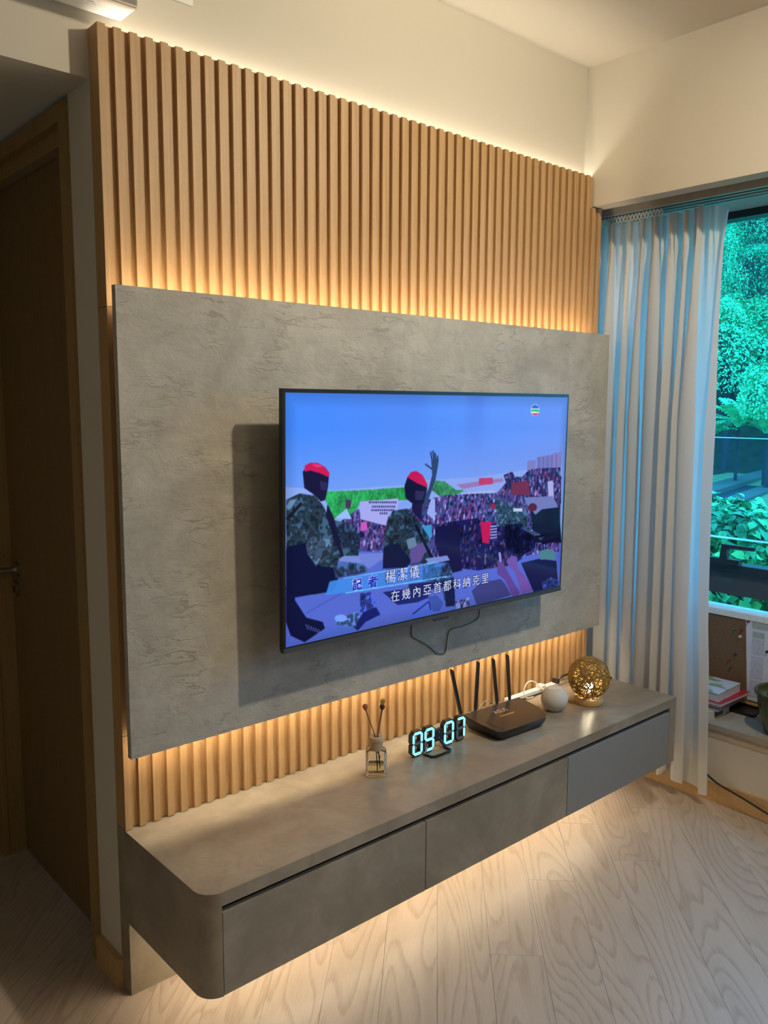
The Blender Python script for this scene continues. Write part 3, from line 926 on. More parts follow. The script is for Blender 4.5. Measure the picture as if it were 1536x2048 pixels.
# digital clock: each digit is a ring of seven cased bars
CKX, CKY = 1.0, -0.157
ck = thing('digital_clock', 'black digital clock with glowing pale blue numerals on the cabinet', 'clock', (CKX, CKY, ZT))
LIT = emit('ice_blue_segment', (0.30, 0.86, 1.0), 1.35)
UNL = plain('unlit_segment', (0.16, 0.165, 0.18), 0.4)
Z0, Z1, TH = ZT + 0.007, ZT + 0.083, 0.0088
body = bmesh.new()
def seg_poly(x0, x1, z0, z1, s, t, g):
    xm, zm = (x0 + x1) / 2, (z0 + z1) / 2
    h = t / 2
    def H(xa, xb, z):
        return [(xa + g, z), (xa + g + h, z + h), (xb - g - h, z + h), (xb - g, z), (xb - g - h, z - h), (xa + g + h, z - h)]
    def V(x, za, zb):
        return [(x, za + g), (x + h, za + g + h), (x + h, zb - g - h), (x, zb - g), (x - h, zb - g - h), (x - h, za + g + h)]
    xa, xb, za, zb = x0 + h, x1 - h, z0 + h, z1 - h
    return {'a': H(xa, xb, zb), 'g': H(xa, xb, zm), 'd': H(xa, xb, za), 'f': V(xa, zm, zb), 'b': V(xb, zm, zb), 'e': V(xa, za, zm), 'c': V(xb, za, zm)}[s]
DIG = {'0': 'abcdef', '9': 'abcdfg', '7': 'abc'}
for (x0, x1), ch in zip(((0.885, 0.929), (0.937, 0.981), (1.026, 1.072), (1.083, 1.126)), '0907'):
    x0, x1 = x0 - 0.006, x1 - 0.006
    for s in 'abcdefg':
        prism(seg_poly(x0 - 0.004, x1 + 0.004, Z0 - 0.004, Z1 + 0.004, s, TH + 0.008, -0.004), CKY, CKY + 0.015, 'y', body)
        on = s in DIG[ch]
        o = obj('digit_segment', prism(seg_poly(x0, x1, Z0, Z1, s, TH, 0.0009), CKY - 0.0012, CKY + 0.001, 'y'), LIT if on else UNL, ck)
        if not on:
            o['label'] = 'unlit grey segment'
bx((0.917, CKY + 0.002, ZT + 0.030), (0.938, CKY + 0.014, ZT + 0.062), body)
bx((0.974, CKY + 0.001, ZT + 0.028), (1.022, CKY + 0.0145, ZT + 0.066), body)
bx((1.064, CKY + 0.002, ZT + 0.030), (1.080, CKY + 0.014, ZT + 0.062), body)
obj('casing', body, BLACK, ck)
for z in (0.036, 0.056):
    obj('colon_dot', bx((0.995, CKY - 0.0002, ZT + z), (1.000, CKY + 0.0012, ZT + z + 0.005)), UNL, ck)
obj('stand', tube([(0.955, CKY + 0.009, ZT + 0.030), (0.925, CKY - 0.008, ZT + 0.0045), (0.930, CKY - 0.036, ZT + 0.0042), (0.940, CKY - 0.042, ZT + 0.0042), (1.004, CKY - 0.042, ZT + 0.0042), (1.014, CKY - 0.036, ZT + 0.0042), (1.016, CKY - 0.008, ZT + 0.0045), (1.005, CKY + 0.009, ZT + 0.032)], 0.0042, 8), BLACK, ck, smooth=True)

# router
rt_ = thing('router', 'black wireless router with four upright aerials, slanted on the cabinet top', 'router', (1.31, -0.17, ZT))
topq = [(1.183, -0.088, 0.050), (1.468, -0.100, 0.050), (1.456, -0.205, 0.043), (1.432, -0.252, 0.038), (1.405, -0.268, 0.036), (1.20, -0.259, 0.0355), (1.181, -0.245, 0.0365), (1.178, -0.17, 0.043)]
mid = [(x + (0.003 if x < 1.3 else -0.003) * 0, y, h - 0.012) for x, y, h in topq]
cen = Vector((1.315, -0.175))
botq = [(cen.x + (x - cen.x) * 0.90, cen.y + (y - cen.y) * 0.86, 0.004) for x, y, h in topq]
lo_ = [(x, y, ZT + h) for x, y, h in mid]
bm = loft([(x, y, ZT + h) for x, y, h in botq], lo_)
obj('lower_shell', bm, BLACK, rt_, bevel=0.002)
obj('top_shell', loft([(x, y, z + 0.0002) for x, y, z in lo_], [(x, y, ZT + h) for x, y, h in topq]), ROUTERM, rt_, bevel=0.0022)
def topz(x, y):
    t = (y + 0.09) / (-0.26 + 0.09)
    return ZT + 0.050 * (1 - t) + 0.0355 * t
for a, b in (((1.434, -0.098), (1.352, -0.262)), ((1.205, -0.165), (1.217, -0.259))):
    bm = bmesh.new()
    d = (Vector(b) - Vector(a)).normalized()
    nrm = Vector((-d.y, d.x)) * 0.0008
    prev = [(a[0] + nrm.x, a[1] + nrm.y), (b[0] + nrm.x, b[1] + nrm.y), (b[0] - nrm.x, b[1] - nrm.y), (a[0] - nrm.x, a[1] - nrm.y)]
    loft([(x, y, topz(x, y) - 0.0006) for x, y in prev], [(x, y, topz(x, y) + 0.0003) for x, y in prev], bm)
    obj('groove', bm, BLACK, rt_)
SILV, GOLD = plain('silver_print', (0.75, 0.70, 0.62), 0.3, 0.8), plain('gold_print', (0.50, 0.36, 0.12), 0.3, 0.8)
slope = math.atan2(0.0145, 0.17)
rz = math.atan2(-0.012, 0.285)
text('brand_print', 'ASUS', 0.030, (1.318, -0.142, topz(1.318, -0.142) + 0.0005), SILV, rt_, 0.0006, (slope, 0, rz), sx=0.95)
bm = bmesh.new()
q = [(1.281, -0.168), (1.372, -0.172), (1.3715, -0.180), (1.2805, -0.176)]
loft([(x, y, topz(x, y) - 0.0004) for x, y in q], [(x, y, topz(x, y) + 0.0005) for x, y in q], bm)
obj('gold_strip', bm, GOLD, rt_)
for (bx_, by_, bz_), (tx_, tz_) in (((1.190, -0.082, 0.030), (1.140, 0.679)), ((1.256, -0.084, 0.030), (1.272, 0.681)), ((1.369, -0.089, 0.030), (1.345, 0.678)), ((1.434, -0.092, 0.030), (1.419, 0.679))):
    A_ = Vector((bx_, by_ + 0.006, ZT + bz_))
    B_ = Vector((tx_, by_ + 0.010, tz_))
    bm = bmesh.new()
    d = B_ - A_
    wv = Vector((0.0062, 0, 0))
    dv = Vector((0, 0.0035, 0))
    def ring(t, k):
        p = A_ + d * t
        return [p - wv * k - dv, p + wv * k - dv, p + wv * k + dv, p - wv * k + dv]
    R_ = [ring(0, 0.62), ring(0.10, 0.62), ring(0.14, 0.92), ring(0.96, 1.0)]
    tipr = [v + Vector((0, 0, 0.010 if i in (0, 3) else 0.001)) for i, v in enumerate(ring(0.97, 1.0))]
    R_.append(tipr)
    vv = [[bm.verts.new(p) for p in r_] for r_ in R_]
    for a, b in zip(vv, vv[1:]):
        for k in range(4):
            bm.faces.new((a[k], a[(k + 1) % 4], b[(k + 1) % 4], b[k]))
    bm.faces.new(vv[0][::-1])
    bm.faces.new(vv[-1])
    obj('aerial', bm, BLACK, rt_, bevel=0.0012, seg=1)
for x, y in ((1.215, -0.12), (1.41, -0.125), (1.22, -0.23), (1.385, -0.24)):
    obj('foot', lathe([(0.006, 0.0), (0.007, 0.0045)], (x, y, ZT), 12), BLACK, rt_)

# smart speaker
sc = Vector((1.572, -0.181, ZT))
sp = thing('smart_speaker', 'small round white mesh speaker between the black router and the twine globe lamp', 'speaker', sc)
prof_ = [(0.0, 0.003), (0.027, 0.003), (0.030, 0.0045)]
for i in range(1, 22):
    a = -PI / 2 + PI * i / 22
    z = 0.0425 + 0.0485 * math.sin(a)
    if 0.005 < z < 0.0825:
        prof_.append((0.049 * math.cos(a), z))
prof_ += [(0.0265, 0.0835), (0.0, 0.0835)]
obj('body', lathe(prof_, sc, 40), FABRIC, sp, smooth=True)
obj('touch_panel', lathe([(0.0255, 0.0836), (0.0265, 0.0842), (0.020, 0.0850), (0.0, 0.0852)], sc, 32), plain('glossy_white_panel', (0.72, 0.68, 0.64), 0.08), sp, smooth=True)
obj('foot', lathe([(0.026, 0.0), (0.028, 0.003), (0.0, 0.003)], sc, 24), WHITE, sp)

# twine globe lamp
lc = Vector((1.731, -0.219, ZT))
lp = thing('globe_lamp', 'round lit lamp of wound golden twine on a pale wooden disc base', 'lamp', lc)
obj('base', lathe([(0.0495, 0.0), (0.0525, 0.001), (0.0535, 0.003), (0.0535, 0.022), (0.052, 0.0245), (0.047, 0.0255), (0.0, 0.0255)], lc, 40), BAMBOO, lp, smooth=True)
sc2 = lc + Vector((0, 0, 0.0985))
obj('bulb_holder', lathe([(0.012, 0.0256), (0.012, 0.045), (0.0, 0.045)], lc, 16), WHITE, lp)
bm = bmesh.new()
bmesh.ops.create_uvsphere(bm, u_segments=16, v_segments=10, radius=0.017, matrix=Matrix.Translation(lc + Vector((0, 0, 0.062))))
obj('bulb', bm, emit('warm_bulb', (1.0, 0.84, 0.55), 85.0), lp, smooth=True)
def twine_ball(c, R0, n, r):
    g = random.Random(11)
    V, F = [], []
    for i in range(n):
        nz = Vector((g.gauss(0, 1), g.gauss(0, 1), g.gauss(0, 1))).normalized()
        x, y = frame_of(nz)
        off = g.uniform(-0.62, 0.62) * R0
        rr = math.sqrt(R0 * R0 - off * off) + g.uniform(-0.0012, 0.0006)
        K = 44
        ph = g.uniform(0, 6)
        b0 = len(V)
        for k in range(K):
            a = 2 * PI * k / K
            rad = (x * math.cos(a) + y * math.sin(a))
            p = rad * rr + nz * (off + 0.0022 * math.sin(3 * a + ph))
            o = p.normalized()
            t = nz.cross(rad)
            s = o.cross(t).normalized()
            for j in range(3):
                b = 2 * PI * j / 3 + k * 0.4
                V.append(c + p + (o * math.cos(b) + s * math.sin(b)) * r)
        for k in range(K):
            for j in range(3):
                k2 = (k + 1) % K
                F.append((b0 + k * 3 + j, b0 + k * 3 + (j + 1) % 3, b0 + k2 * 3 + (j + 1) % 3, b0 + k2 * 3 + j))
    return V, F
V, F = twine_ball(sc2, 0.0760, 92, 0.0019)
me = bpy.data.meshes.new('shade')
me.from_pydata([v - lc for v in V], [], F)
me.materials.append(TWINE)
sh = bpy.data.objects.new('shade', me)
COL.objects.link(sh)
sh.parent = lp
sh['kind'] = 'stuff'

# cables and sockets behind the props
def cable(name, label, P, r, m, n=8, group=None):
    return tag(obj(name, tube(smoothpath(P, 6), r, n), m, smooth=True), label, 'cable', group)
ps = thing('power_strip', 'slim white power strip lying along the foot of the oak slats', 'power strip', (1.62, -0.022, ZT))
obj('body', bx((1.50, -0.030, ZT + 0.0005), (1.80, -0.004, ZT + 0.013)), WHITE, ps, bevel=0.003)
obj('plug', bx((1.685, -0.036, ZT + 0.0132), (1.712, -0.006, ZT + 0.026)), WHITE, ps, bevel=0.003)
obj('plug', bx((1.785, -0.036, ZT + 0.0132), (1.798, -0.010, ZT + 0.030)), BLACK, ps, bevel=0.002)
cable('cable', 'white cable arching up from the power strip to the white speaker', [(1.615, -0.050, ZT + 0.004), (1.575, -0.052, ZT + 0.008), (1.560, -0.048, ZT + 0.030), (1.578, -0.046, ZT + 0.062), (1.606, -0.050, ZT + 0.068), (1.632, -0.065, ZT + 0.048), (1.640, -0.100, ZT + 0.020), (1.618, -0.128, ZT + 0.010)], 0.0022, WHITE)
cable('cable', 'black cable running along the cabinet top in front of the power strip', [(1.475, -0.048, ZT + 0.0035), (1.54, -0.043, ZT + 0.0035), (1.64, -0.042, ZT + 0.0035), (1.70, -0.041, ZT + 0.0035), (1.74, -0.042, ZT + 0.0035)], 0.0032, BLACK)
cable('cable', 'thin grey cable curling up behind the router between two aerials', [(1.305, -0.055, ZT + 0.003), (1.315, -0.045, ZT + 0.025), (1.34, -0.045, ZT + 0.046), (1.37, -0.048, ZT + 0.045), (1.385, -0.060, ZT + 0.020), (1.385, -0.066, ZT + 0.003)], 0.0016, plain('grey_cable', (0.25, 0.23, 0.2), 0.5))
cable('cable', 'black cable curving from the power strip behind the globe lamp', [(1.80, -0.030, ZT + 0.028), (1.815, -0.030, ZT + 0.034), (1.86, -0.030, ZT + 0.036), (1.92, -0.045, ZT + 0.034), (1.97, -0.075, ZT + 0.024), (2.005, -0.100, ZT + 0.0075), (2.035, -0.12, ZT + 0.0055)], 0.0042, BLACK)
cable('cable', 'thin grey lamp cord trailing from the wooden lamp base', [(1.688, -0.178, ZT + 0.004), (1.65, -0.12, ZT + 0.003), (1.66, -0.085, ZT + 0.003), (1.70, -0.07, ZT + 0.003), (1.76, -0.06, ZT + 0.003)], 0.0018, plain('light_grey_cord', (0.4, 0.38, 0.34), 0.5))
cable('cable', 'thick black cable dropping from the curtain to the floor by the skirting', [(2.236, -0.30, 0.19), (2.228, -0.36, 0.165), (2.218, -0.40, 0.148), (2.215, -0.477, 0.107), (2.215, -0.519, 0.091), (2.218, -0.601, 0.071), (2.216, -0.71, 0.043), (2.205, -0.85, 0.012), (2.19, -1.1, 0.0045), (2.2, -1.5, 0.0045)], 0.0043, BLACK)

# ------------------------------------------------------------------ air conditioner over the corridor corner
ac = thing('air_conditioner', 'white wall-mounted air conditioner cut off by the top of the photo, above the oak slats', 'air conditioner', (-0.36, 0.0, 2.489))
obj('housing', bx((-0.78, -0.034, 2.489), (0.083, 0.0540, 2.56)), WHITE, ac, bevel=0.003)
obj('body', bx((-0.78, -0.10, 2.515), (0.083, -0.0345, 2.76)), WHITE, ac, bevel=0.006)
obj('body', bx((-0.78, -0.0343, 2.5603), (0.083, 0.0540, 2.76)), WHITE, ac, bevel=0.003)
obj('access_cover', prism([(-0.5, 0.050), (0.004, 0.050), (0.004, 0.010), (-0.006, 0.0), (-0.5, 0.0)], 2.4872, 2.4889), WHITE, ac)
obj('outlet_lip', bx((-0.77, -0.044, 2.4905), (0.080, -0.0345, 2.5145)), WHITE, ac, bevel=0.002)
fl = loft([(-0.76, -0.1045, 2.500), (0.188, -0.1045, 2.500), (0.188, -0.1115, 2.500), (-0.76, -0.1115, 2.500)], [(-0.76, -0.106, 2.57), (0.188, -0.106, 2.57), (0.188, -0.116, 2.57), (-0.76, -0.116, 2.57)])
obj('louvre_flap', fl, WHITE, ac, bevel=0.0015)

# ------------------------------------------------------------------ curtain
def curtain():
    H0, NU, NV = 2.302, 300, 40
    bm = bmesh.new()
    G = []
    folds = [0.0, 0.7, 1.3, 2.3, 2.9, 3.9, 4.5, 5.3, 6.4, 7.0, 7.6]   # uneven fold phases along the heading
    nf = len(folds) - 1
    for j in range(NV + 1):
        t = j / NV
        low = min(1, t / 0.35)
        row = []
        for i in range(NU + 1):
            u = i / NU
            q = u * nf
            k = min(int(q), nf - 1)
            ph = (folds[k] + (folds[k + 1] - folds[k]) * (q - k)) * 2 * PI
            swing = 0.6 * math.sin(u * 7 + 1.0) + 0.4 * math.sin(u * 17 + 2.2)
            pin = math.exp(-((t - 0.055) / 0.012) ** 2)
            amp = (0.017 + 0.020 * low) * (1 - 0.5 * pin) * (0.75 + 0.35 * math.sin(u * 11 + 0.7))
            # small gathers of the heading tape fade into broad folds below
            gather = 0.011 * math.sin(u * 2 * PI * 31) * math.exp(-(t / 0.10) ** 2)
            y = 0.078 - 0.50 * u + (0.008 + 0.030 * low) * (1 + 0.5 * math.sin(u * 13 + 2)) * math.sin(ph + 1.9 + 0.7 * swing * low) + 0.014 * swing * t + 0.010 * (1 - min(1, t / 0.5)) * math.sin(2.3 * ph + 2.6)
            x = 2.155 + 0.026 * t + amp * math.sin(ph + 1.1 * swing * t) + 0.006 * low * math.sin(2 * ph + 0.6) + gather + 0.010 * (1 - min(1, t / 0.5)) * math.sin(2.3 * ph + 0.9)
            flare = math.exp(-(t / 0.03) ** 2) * max(0, (u - 0.93) / 0.07)
            y -= 0.020 * flare
            tuck = max(0, (u - 0.75) / 0.25)
            y += tuck * 0.022 * math.sin(PI * min(1, max(0, (t - 0.02) / 0.75)))
            y -= tuck * 0.030 * max(0, (t - 0.7) / 0.3)
            zb = 0.066 + 0.055 * max(0, 1 - abs(u - 0.60) / 0.18) + 0.010 * math.sin(u * 30) - 0.010 * tuck
            top = H0 - 0.030 * max(0, (u - 0.955) / 0.045) ** 1.2 + 0.010 * max(0, 1 - abs(u - 0.85) / 0.12)
            z = top + (zb - top) * t
            x = min(x, 2.236 - 0.01 * (1 - t))
            row.append(bm.verts.new((x, y, z)))
        G.append(row)
    for a, b in zip(G, G[1:]):
        for i in range(NU):
            bm.faces.new((a[i], a[i + 1], b[i + 1], b[i]))
    return bm
ct = thing('curtain', 'white sheer curtain drawn to the side, hanging from a rail beside the oak panel', 'curtain', (2.15, -0.15, 0.07))
obj('cloth', curtain(), CURT, ct, smooth=True)
g0 = None
for i in range(17):
    y = 0.066 - 0.0158 * i
    if g0 is None:
        bm = bmesh.new()
        P = [(2.145, y + 0.0062 * math.cos(a), 2.313 + 0.0095 * math.sin(a)) for a in [2 * PI * k / 14 for k in range(15)]]
        tube(P, 0.0023, 6, bm, caps=False)
        bx((2.1425, y - 0.0015, 2.322), (2.1475, y + 0.0015, 2.3290), bm)
        g0 = obj('glider', bm, WHITE, ct, smooth=True)
        gy = y
    else:
        o = g0.copy()
        COL.objects.link(o)
        o.location.y += y - gy

# ------------------------------------------------------------------ ledge below the window: cork board, papers, books, pot
ZL = 0.317
cbd = thing('cork_board', 'brown cork board standing on the window ledge under the white sill', 'notice board', (2.56, -0.6, ZL))
obj('board', bx((2.556, -1.25, ZL + 0.018), (2.566, -0.08, 0.683)), CORK, cbd)
obj('frame', bx((2.550, -1.25, ZL), (2.568, -0.08, ZL + 0.0178)), BAMBOO, cbd, bevel=0.001)
PRN_ = M('small_print')
wv = PRN_.n('ShaderNodeTexWave', wave_type='BANDS', bands_direction='Z')
PRN_.l(PRN_.co((1, 1, 1)), wv.inputs['Vector'])
wv.inputs['Scale'].default_value = 60
nz = PRN_.noise(PRN_.co((1, 260, 40)), 1, 2)
PRN_.base(PRN_.mix(PRN_.ramp(nz, [(0.45, 0.0), (0.6, 0.8)]), PRN_.ramp(wv.outputs['Fac'], [(0.3, (0.62, 0.64, 0.74)), (0.7, (0.30, 0.32, 0.46))]), (0.62, 0.64, 0.74)), 0.8)
PRN = PRN_.m
HEADM = plain('pale_green_heading', (0.36, 0.46, 0.42), 0.8)
pa = thing('timetable', 'white printed timetable sheet pinned to the right of the cork board', 'paper', (2.555, -0.6, 0.34))
pq = [(-0.420, 0.690), (-0.760, 0.690), (-0.770, 0.345), (-0.444, 0.345)]
obj('sheet', prism(pq, 2.5545, 2.5558, 'x'), PAPER, pa)
obj('heading', bx((2.5541, -0.75, 0.655), (2.5546, -0.447, 0.685)), HEADM, pa)
for i in range(4):
    y = -0.452 - 0.076 * i
    obj('column_heading', bx((2.5541, y - 0.050, 0.617), (2.5546, y, 0.643)), HEADM, pa)
    for a, b in ((0.545, 0.614), (0.44, 0.540), (0.36, 0.436)):
        obj('print_column', bx((2.5541, y - 0.052, a), (2.5546, y + 0.001, b)), PRN, pa)
pins = (('green', (0.02, 0.22, 0.10), -0.377, 0.636, 'green push pin near the top of the cork board', 2.5558), ('red', (0.30, 0.02, 0.02), -0.405, 0.641, 'red push pin just right of the green pin on the cork board', 2.5558), ('white', (0.72, 0.66, 0.50), -0.401, 0.609, 'cream push pin below the upper red pin on the cork board', 2.5558),
    ('blue', (0.015, 0.04, 0.20), -0.385, 0.528, 'dark blue push pin halfway down the cork board', 2.5558), ('red2', (0.32, 0.03, 0.03), -0.360, 0.499, 'red push pin below and left of the blue pin on the cork board', 2.5558), ('rust', (0.24, 0.04, 0.02), -0.369, 0.471, 'rust red push pin, lowest on the cork board', 2.5558), ('maroon', (0.16, 0.01, 0.04), -0.432, 0.681, 'maroon push pin holding the top corner of the timetable', 2.5543), ('navy', (0.01, 0.015, 0.07), -0.517, 0.569, 'navy push pin on the timetable right of the cork', 2.5543))
for n_, c_, y, z, lab, xf in pins:
    bm = lathe([(0.0055, 0.0), (0.0060, 0.0012), (0.0030, 0.0025), (0.0026, 0.0085), (0.0042, 0.0105), (0.0042, 0.0120), (0.0, 0.0122)], (0, 0, 0), 12)
    bmesh.ops.rotate(bm, verts=bm.verts, cent=(0, 0, 0), matrix=Matrix.Rotation(-PI / 2, 3, 'Y'))
    bmesh.ops.translate(bm, verts=bm.verts, vec=(xf, y, z))
    tag(obj('push_pin', bm, plain(n_ + '_pin', c_, 0.3), smooth=True), lab, 'pin', 'push pins on the cork board')

bxn = thing('carton', 'small white carton with black print at the bottom of the book stack', 'box', (2.36, -0.32, ZL))
obj('body', bx((2.284, -0.430, ZL), (2.43, -0.20, ZL + 0.034)), plain('white_card', (0.58, 0.58, 0.56), 0.6), bxn, bevel=0.001)
obj('print_patch', bx((2.2835, -0.400, ZL + 0.006), (2.2842, -0.345, ZL + 0.030)), BLACK, bxn)
obj('print_patch', bx((2.305, -0.4306, ZL + 0.006), (2.375, -0.4299, ZL + 0.028)), BLACK, bxn)
def slab_book(name, label, cat, x0, x1, y0, y1, z0, z1, cover, pages, rot, c=(2.40, -0.33)):
    o = thing(name, label, cat, (c[0], c[1], z0))
    t = 0.0016
    if pages is not None:
        b = bx((x0, y0, z0), (x1, y1, z0 + t))
        bx((x0, y0, z1 - t), (x1, y1, z1), b)
        bx((x0, y1 - t, z0 + t), (x1, y1, z1 - t), b)
        obj('cover', turned(b, rot, (*c, z0)), cover, o)
        obj('pages', turned(bx((x0 + 0.002, y0 + 0.002, z0 + t), (x1 - 0.002, y1 - t, z1 - t)), rot, (*c, z0)), pages, o)
    else:
        obj('cover', turned(bx((x0, y0, z0), (x1, y1, z1)), rot, (*c, z0)), cover, o, bevel=0.001)
    return o
PAGES = plain('book_pages', (0.50, 0.51, 0.54), 0.8, 0, 0.2, 0.15, 500)
COVER = M('glossy_picture_cover')
cv = COVER.noise(COVER.co((9, 9, 9)), 1.0, 3, 0.6, 0.6)
COVER.base(COVER.ramp(cv, [(0.36, (0.16, 0.42, 0.10)), (0.44, (0.30, 0.28, 0.30)), (0.50, (0.55, 0.58, 0.66)), (0.62, (0.50, 0.60, 0.78))]), 0.25)
slab_book('magazine', 'pale grey magazine on the white carton in the book stack', 'magazine', 2.297, 2.545, -0.446, -0.21, ZL + 0.0345, ZL + 0.046, plain('grey_magazine', (0.33, 0.33, 0.33), 0.4), PAGES, 0.02)
slab_book('folder', 'blue folder under the red folder in the book stack', 'folder', 2.30, 2.525, -0.452, -0.22, ZL + 0.0462, ZL + 0.059, plain('blue_card', (0.02, 0.08, 0.42), 0.4), PAGES, 0.01)
slab_book('folder', 'red folder under the thick book in the book stack', 'folder', 2.295, 2.53, -0.462, -0.22, ZL + 0.0592, ZL + 0.075, plain('red_card', (0.42, 0.012, 0.035), 0.4), PAGES, -0.03)
slab_book('book', 'thick book with a glossy green and white cover, topmost of its stack', 'book', 2.296, 2.50, -0.441, -0.20, ZL + 0.0752, ZL + 0.108, COVER.m, PAGES, 0.03)
tr = thing('tray', 'flat black tray between the book stack and the clay pot', 'tray', (2.49, -0.47, ZL))
obj('base', bx((2.435, -0.53, ZL), (2.545, -0.30, ZL + 0.004)), BLACK, tr)
for a, b in (((2.435, -0.53), (2.545, -0.527)), ((2.435, -0.303), (2.545, -0.30)), ((2.435, -0.527), (2.438, -0.303)), ((2.542, -0.527), (2.545, -0.303))):
    obj('rim', bx((*a, ZL + 0.004), (*b, ZL + 0.012)), BLACK, tr)
wb = thing('wood_block', 'pale wooden block lying beside the olive clay pot', 'block', (2.45, -0.60, ZL))
obj('block', bx((2.425, -0.70, ZL), (2.52, -0.548, ZL + 0.020)), BAMBOO, wb, bevel=0.002)
obj('brand_patch', bx((2.4244, -0.60, ZL + 0.005), (2.4251, -0.565, ZL + 0.013)), plain('burnt_print', (0.2, 0.1, 0.04), 0.7), wb)
OLIVE = M('olive_glaze')
ov = OLIVE.noise(OLIVE.co((6, 6, 3)), 1.5, 4, 0.6)
OLIVE.base(OLIVE.ramp(ov, [(0.3, (0.030, 0.045, 0.022)), (0.6, (0.075, 0.080, 0.026)), (0.8, (0.16, 0.12, 0.03))]), 0.15, 0, 0.6)
pc = Vector((2.365, -0.690, ZL))
pot = thing('plant_pot', 'glossy olive green clay pot at the right edge of the window ledge', 'pot', pc)
obj('pot', lathe([(0.070, 0.0), (0.078, 0.004), (0.100, 0.07), (0.111, 0.135), (0.113, 0.150), (0.121, 0.154), (0.122, 0.166), (0.118, 0.170), (0.110, 0.166), (0.106, 0.150), (0.0, 0.146)], pc, 40), OLIVE.m, pot, smooth=True)
obj('soil', lathe([(0.103, 0.147), (0.05, 0.151), (0.0, 0.152)], pc, 20), plain('dark_soil', (0.05, 0.03, 0.018), 0.95, 0, 0.1, 0.4, 120), pot)

# ------------------------------------------------------------------ outside: glass balustrade, planting, lawn, kerb, wooded slope
GRASS = leafmat('lawn_turf', (0.06, 0.20, 0.08), (0.30, 0.36, 0.18), 9, 0.95, 0.05)
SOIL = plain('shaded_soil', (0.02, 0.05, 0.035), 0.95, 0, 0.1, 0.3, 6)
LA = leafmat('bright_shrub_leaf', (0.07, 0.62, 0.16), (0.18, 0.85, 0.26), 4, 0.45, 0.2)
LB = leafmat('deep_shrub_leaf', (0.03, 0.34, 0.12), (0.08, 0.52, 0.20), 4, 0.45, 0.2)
TA = leafmat('tree_leaf', (0.04, 0.46, 0.20), (0.12, 0.72, 0.34), 0.9, 0.5, 0.2)
TB = leafmat('dark_tree_leaf', (0.02, 0.32, 0.15), (0.06, 0.55, 0.26), 0.9, 0.5, 0.2)
BARK = plain('bark', (0.03, 0.045, 0.05), 0.9, 0, 0.2, 0.3, 12)
struct('ground', bx((2.9, -10, -0.2), (22, 14, 0.10)), SOIL)
lawn = bmesh.new()
LG = []
for i in range(41):
    row = []
    for j in range(41):
        x, y = 5.2 + 13 * i / 40, -9 + 13.5 * j / 40
        row.append(lawn.verts.new((x, y, 0.42 + 0.014 * (x - 5.2) + rnd.uniform(-0.012, 0.012))))
    LG.append(row)
for a, b in zip(LG, LG[1:]):
    for j in range(40):
        lawn.faces.new((a[j], b[j], b[j + 1], a[j + 1]))
g = struct('lawn', lawn, GRASS)
KERB = plain('grey_kerb_stone', (0.09, 0.12, 0.10), 0.95, 0, 0.05)
KD = plain('dark_channel', (0.03, 0.05, 0.06), 0.95, 0, 0.05)
def along(t, off):
    # the kerb line of the lawn
    d = Vector((2.616, 0.60)).normalized()
    n = Vector((-d.y, d.x))
    p = Vector((8.75, 2.85)) + d * t + n * off
    return p.x, p.y
kb = struct('kerb', prism([along(-5, 0.10), along(9, 0.10), along(9, 0.42), along(-5, 0.42)], 0.3, 0.56), KERB)
struct('channel', prism([along(-5, -0.10), along(9, -0.10), along(9, 0.0995), along(-5, 0.0995)], 0.3, 0.50), KD, kb)
struct('edging', prism([along(-5, -0.34), along(9, -0.34), along(9, -0.1005), along(-5, -0.1005)], 0.3, 0.515), KERB, kb)
def slope(sd, o):
    # the wooded slope faces the house: sd runs across the view, o runs away up the hill
    return 12.0 - 0.43 * sd + 0.90 * o, 4.6 + 0.90 * sd + 0.43 * o
def hill_z(o):
    return 0.5 + 0.10 * max(0, o) + 0.085 * max(0, o) ** 2
hill = bmesh.new()
HG = []
for i in range(30):
    row = []
    for j in range(13):
        sd, o = -9 + 15 * i / 29, -0.2 + 8.2 * j / 12
        x, y = slope(sd, o)
        row.append(hill.verts.new((x, y, hill_z(o) - 0.05 + rnd.uniform(-0.05, 0.05))))
    HG.append(row)
for a, b in zip(HG, HG[1:]):
    for j in range(12):
        hill.faces.new((a[j], b[j], b[j + 1], a[j + 1]))
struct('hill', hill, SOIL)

bal = thing('glass_balustrade', 'clear glass balustrade panel outside the window with a pale top edge', 'balustrade', (3.3, -0.6, 0.10))
obj('glass_panel', bx((3.296, -3.2, 0.908), (3.304, 1.4, 1.415)), BALGL, bal)
obj('edge', bx((3.2955, -3.2, 1.4152), (3.3045, 1.4, 1.419)), GLEDGE, bal)
obj('edge', bx((3.294, -3.2, 0.899), (3.306, 1.4, 0.9078)), GLEDGE, bal)
for y in (-3.1, -1.6, 1.3):
    obj('post', bx((3.307, y, 0.10), (3.335, y + 0.03, 0.95)), NAVYF, bal)

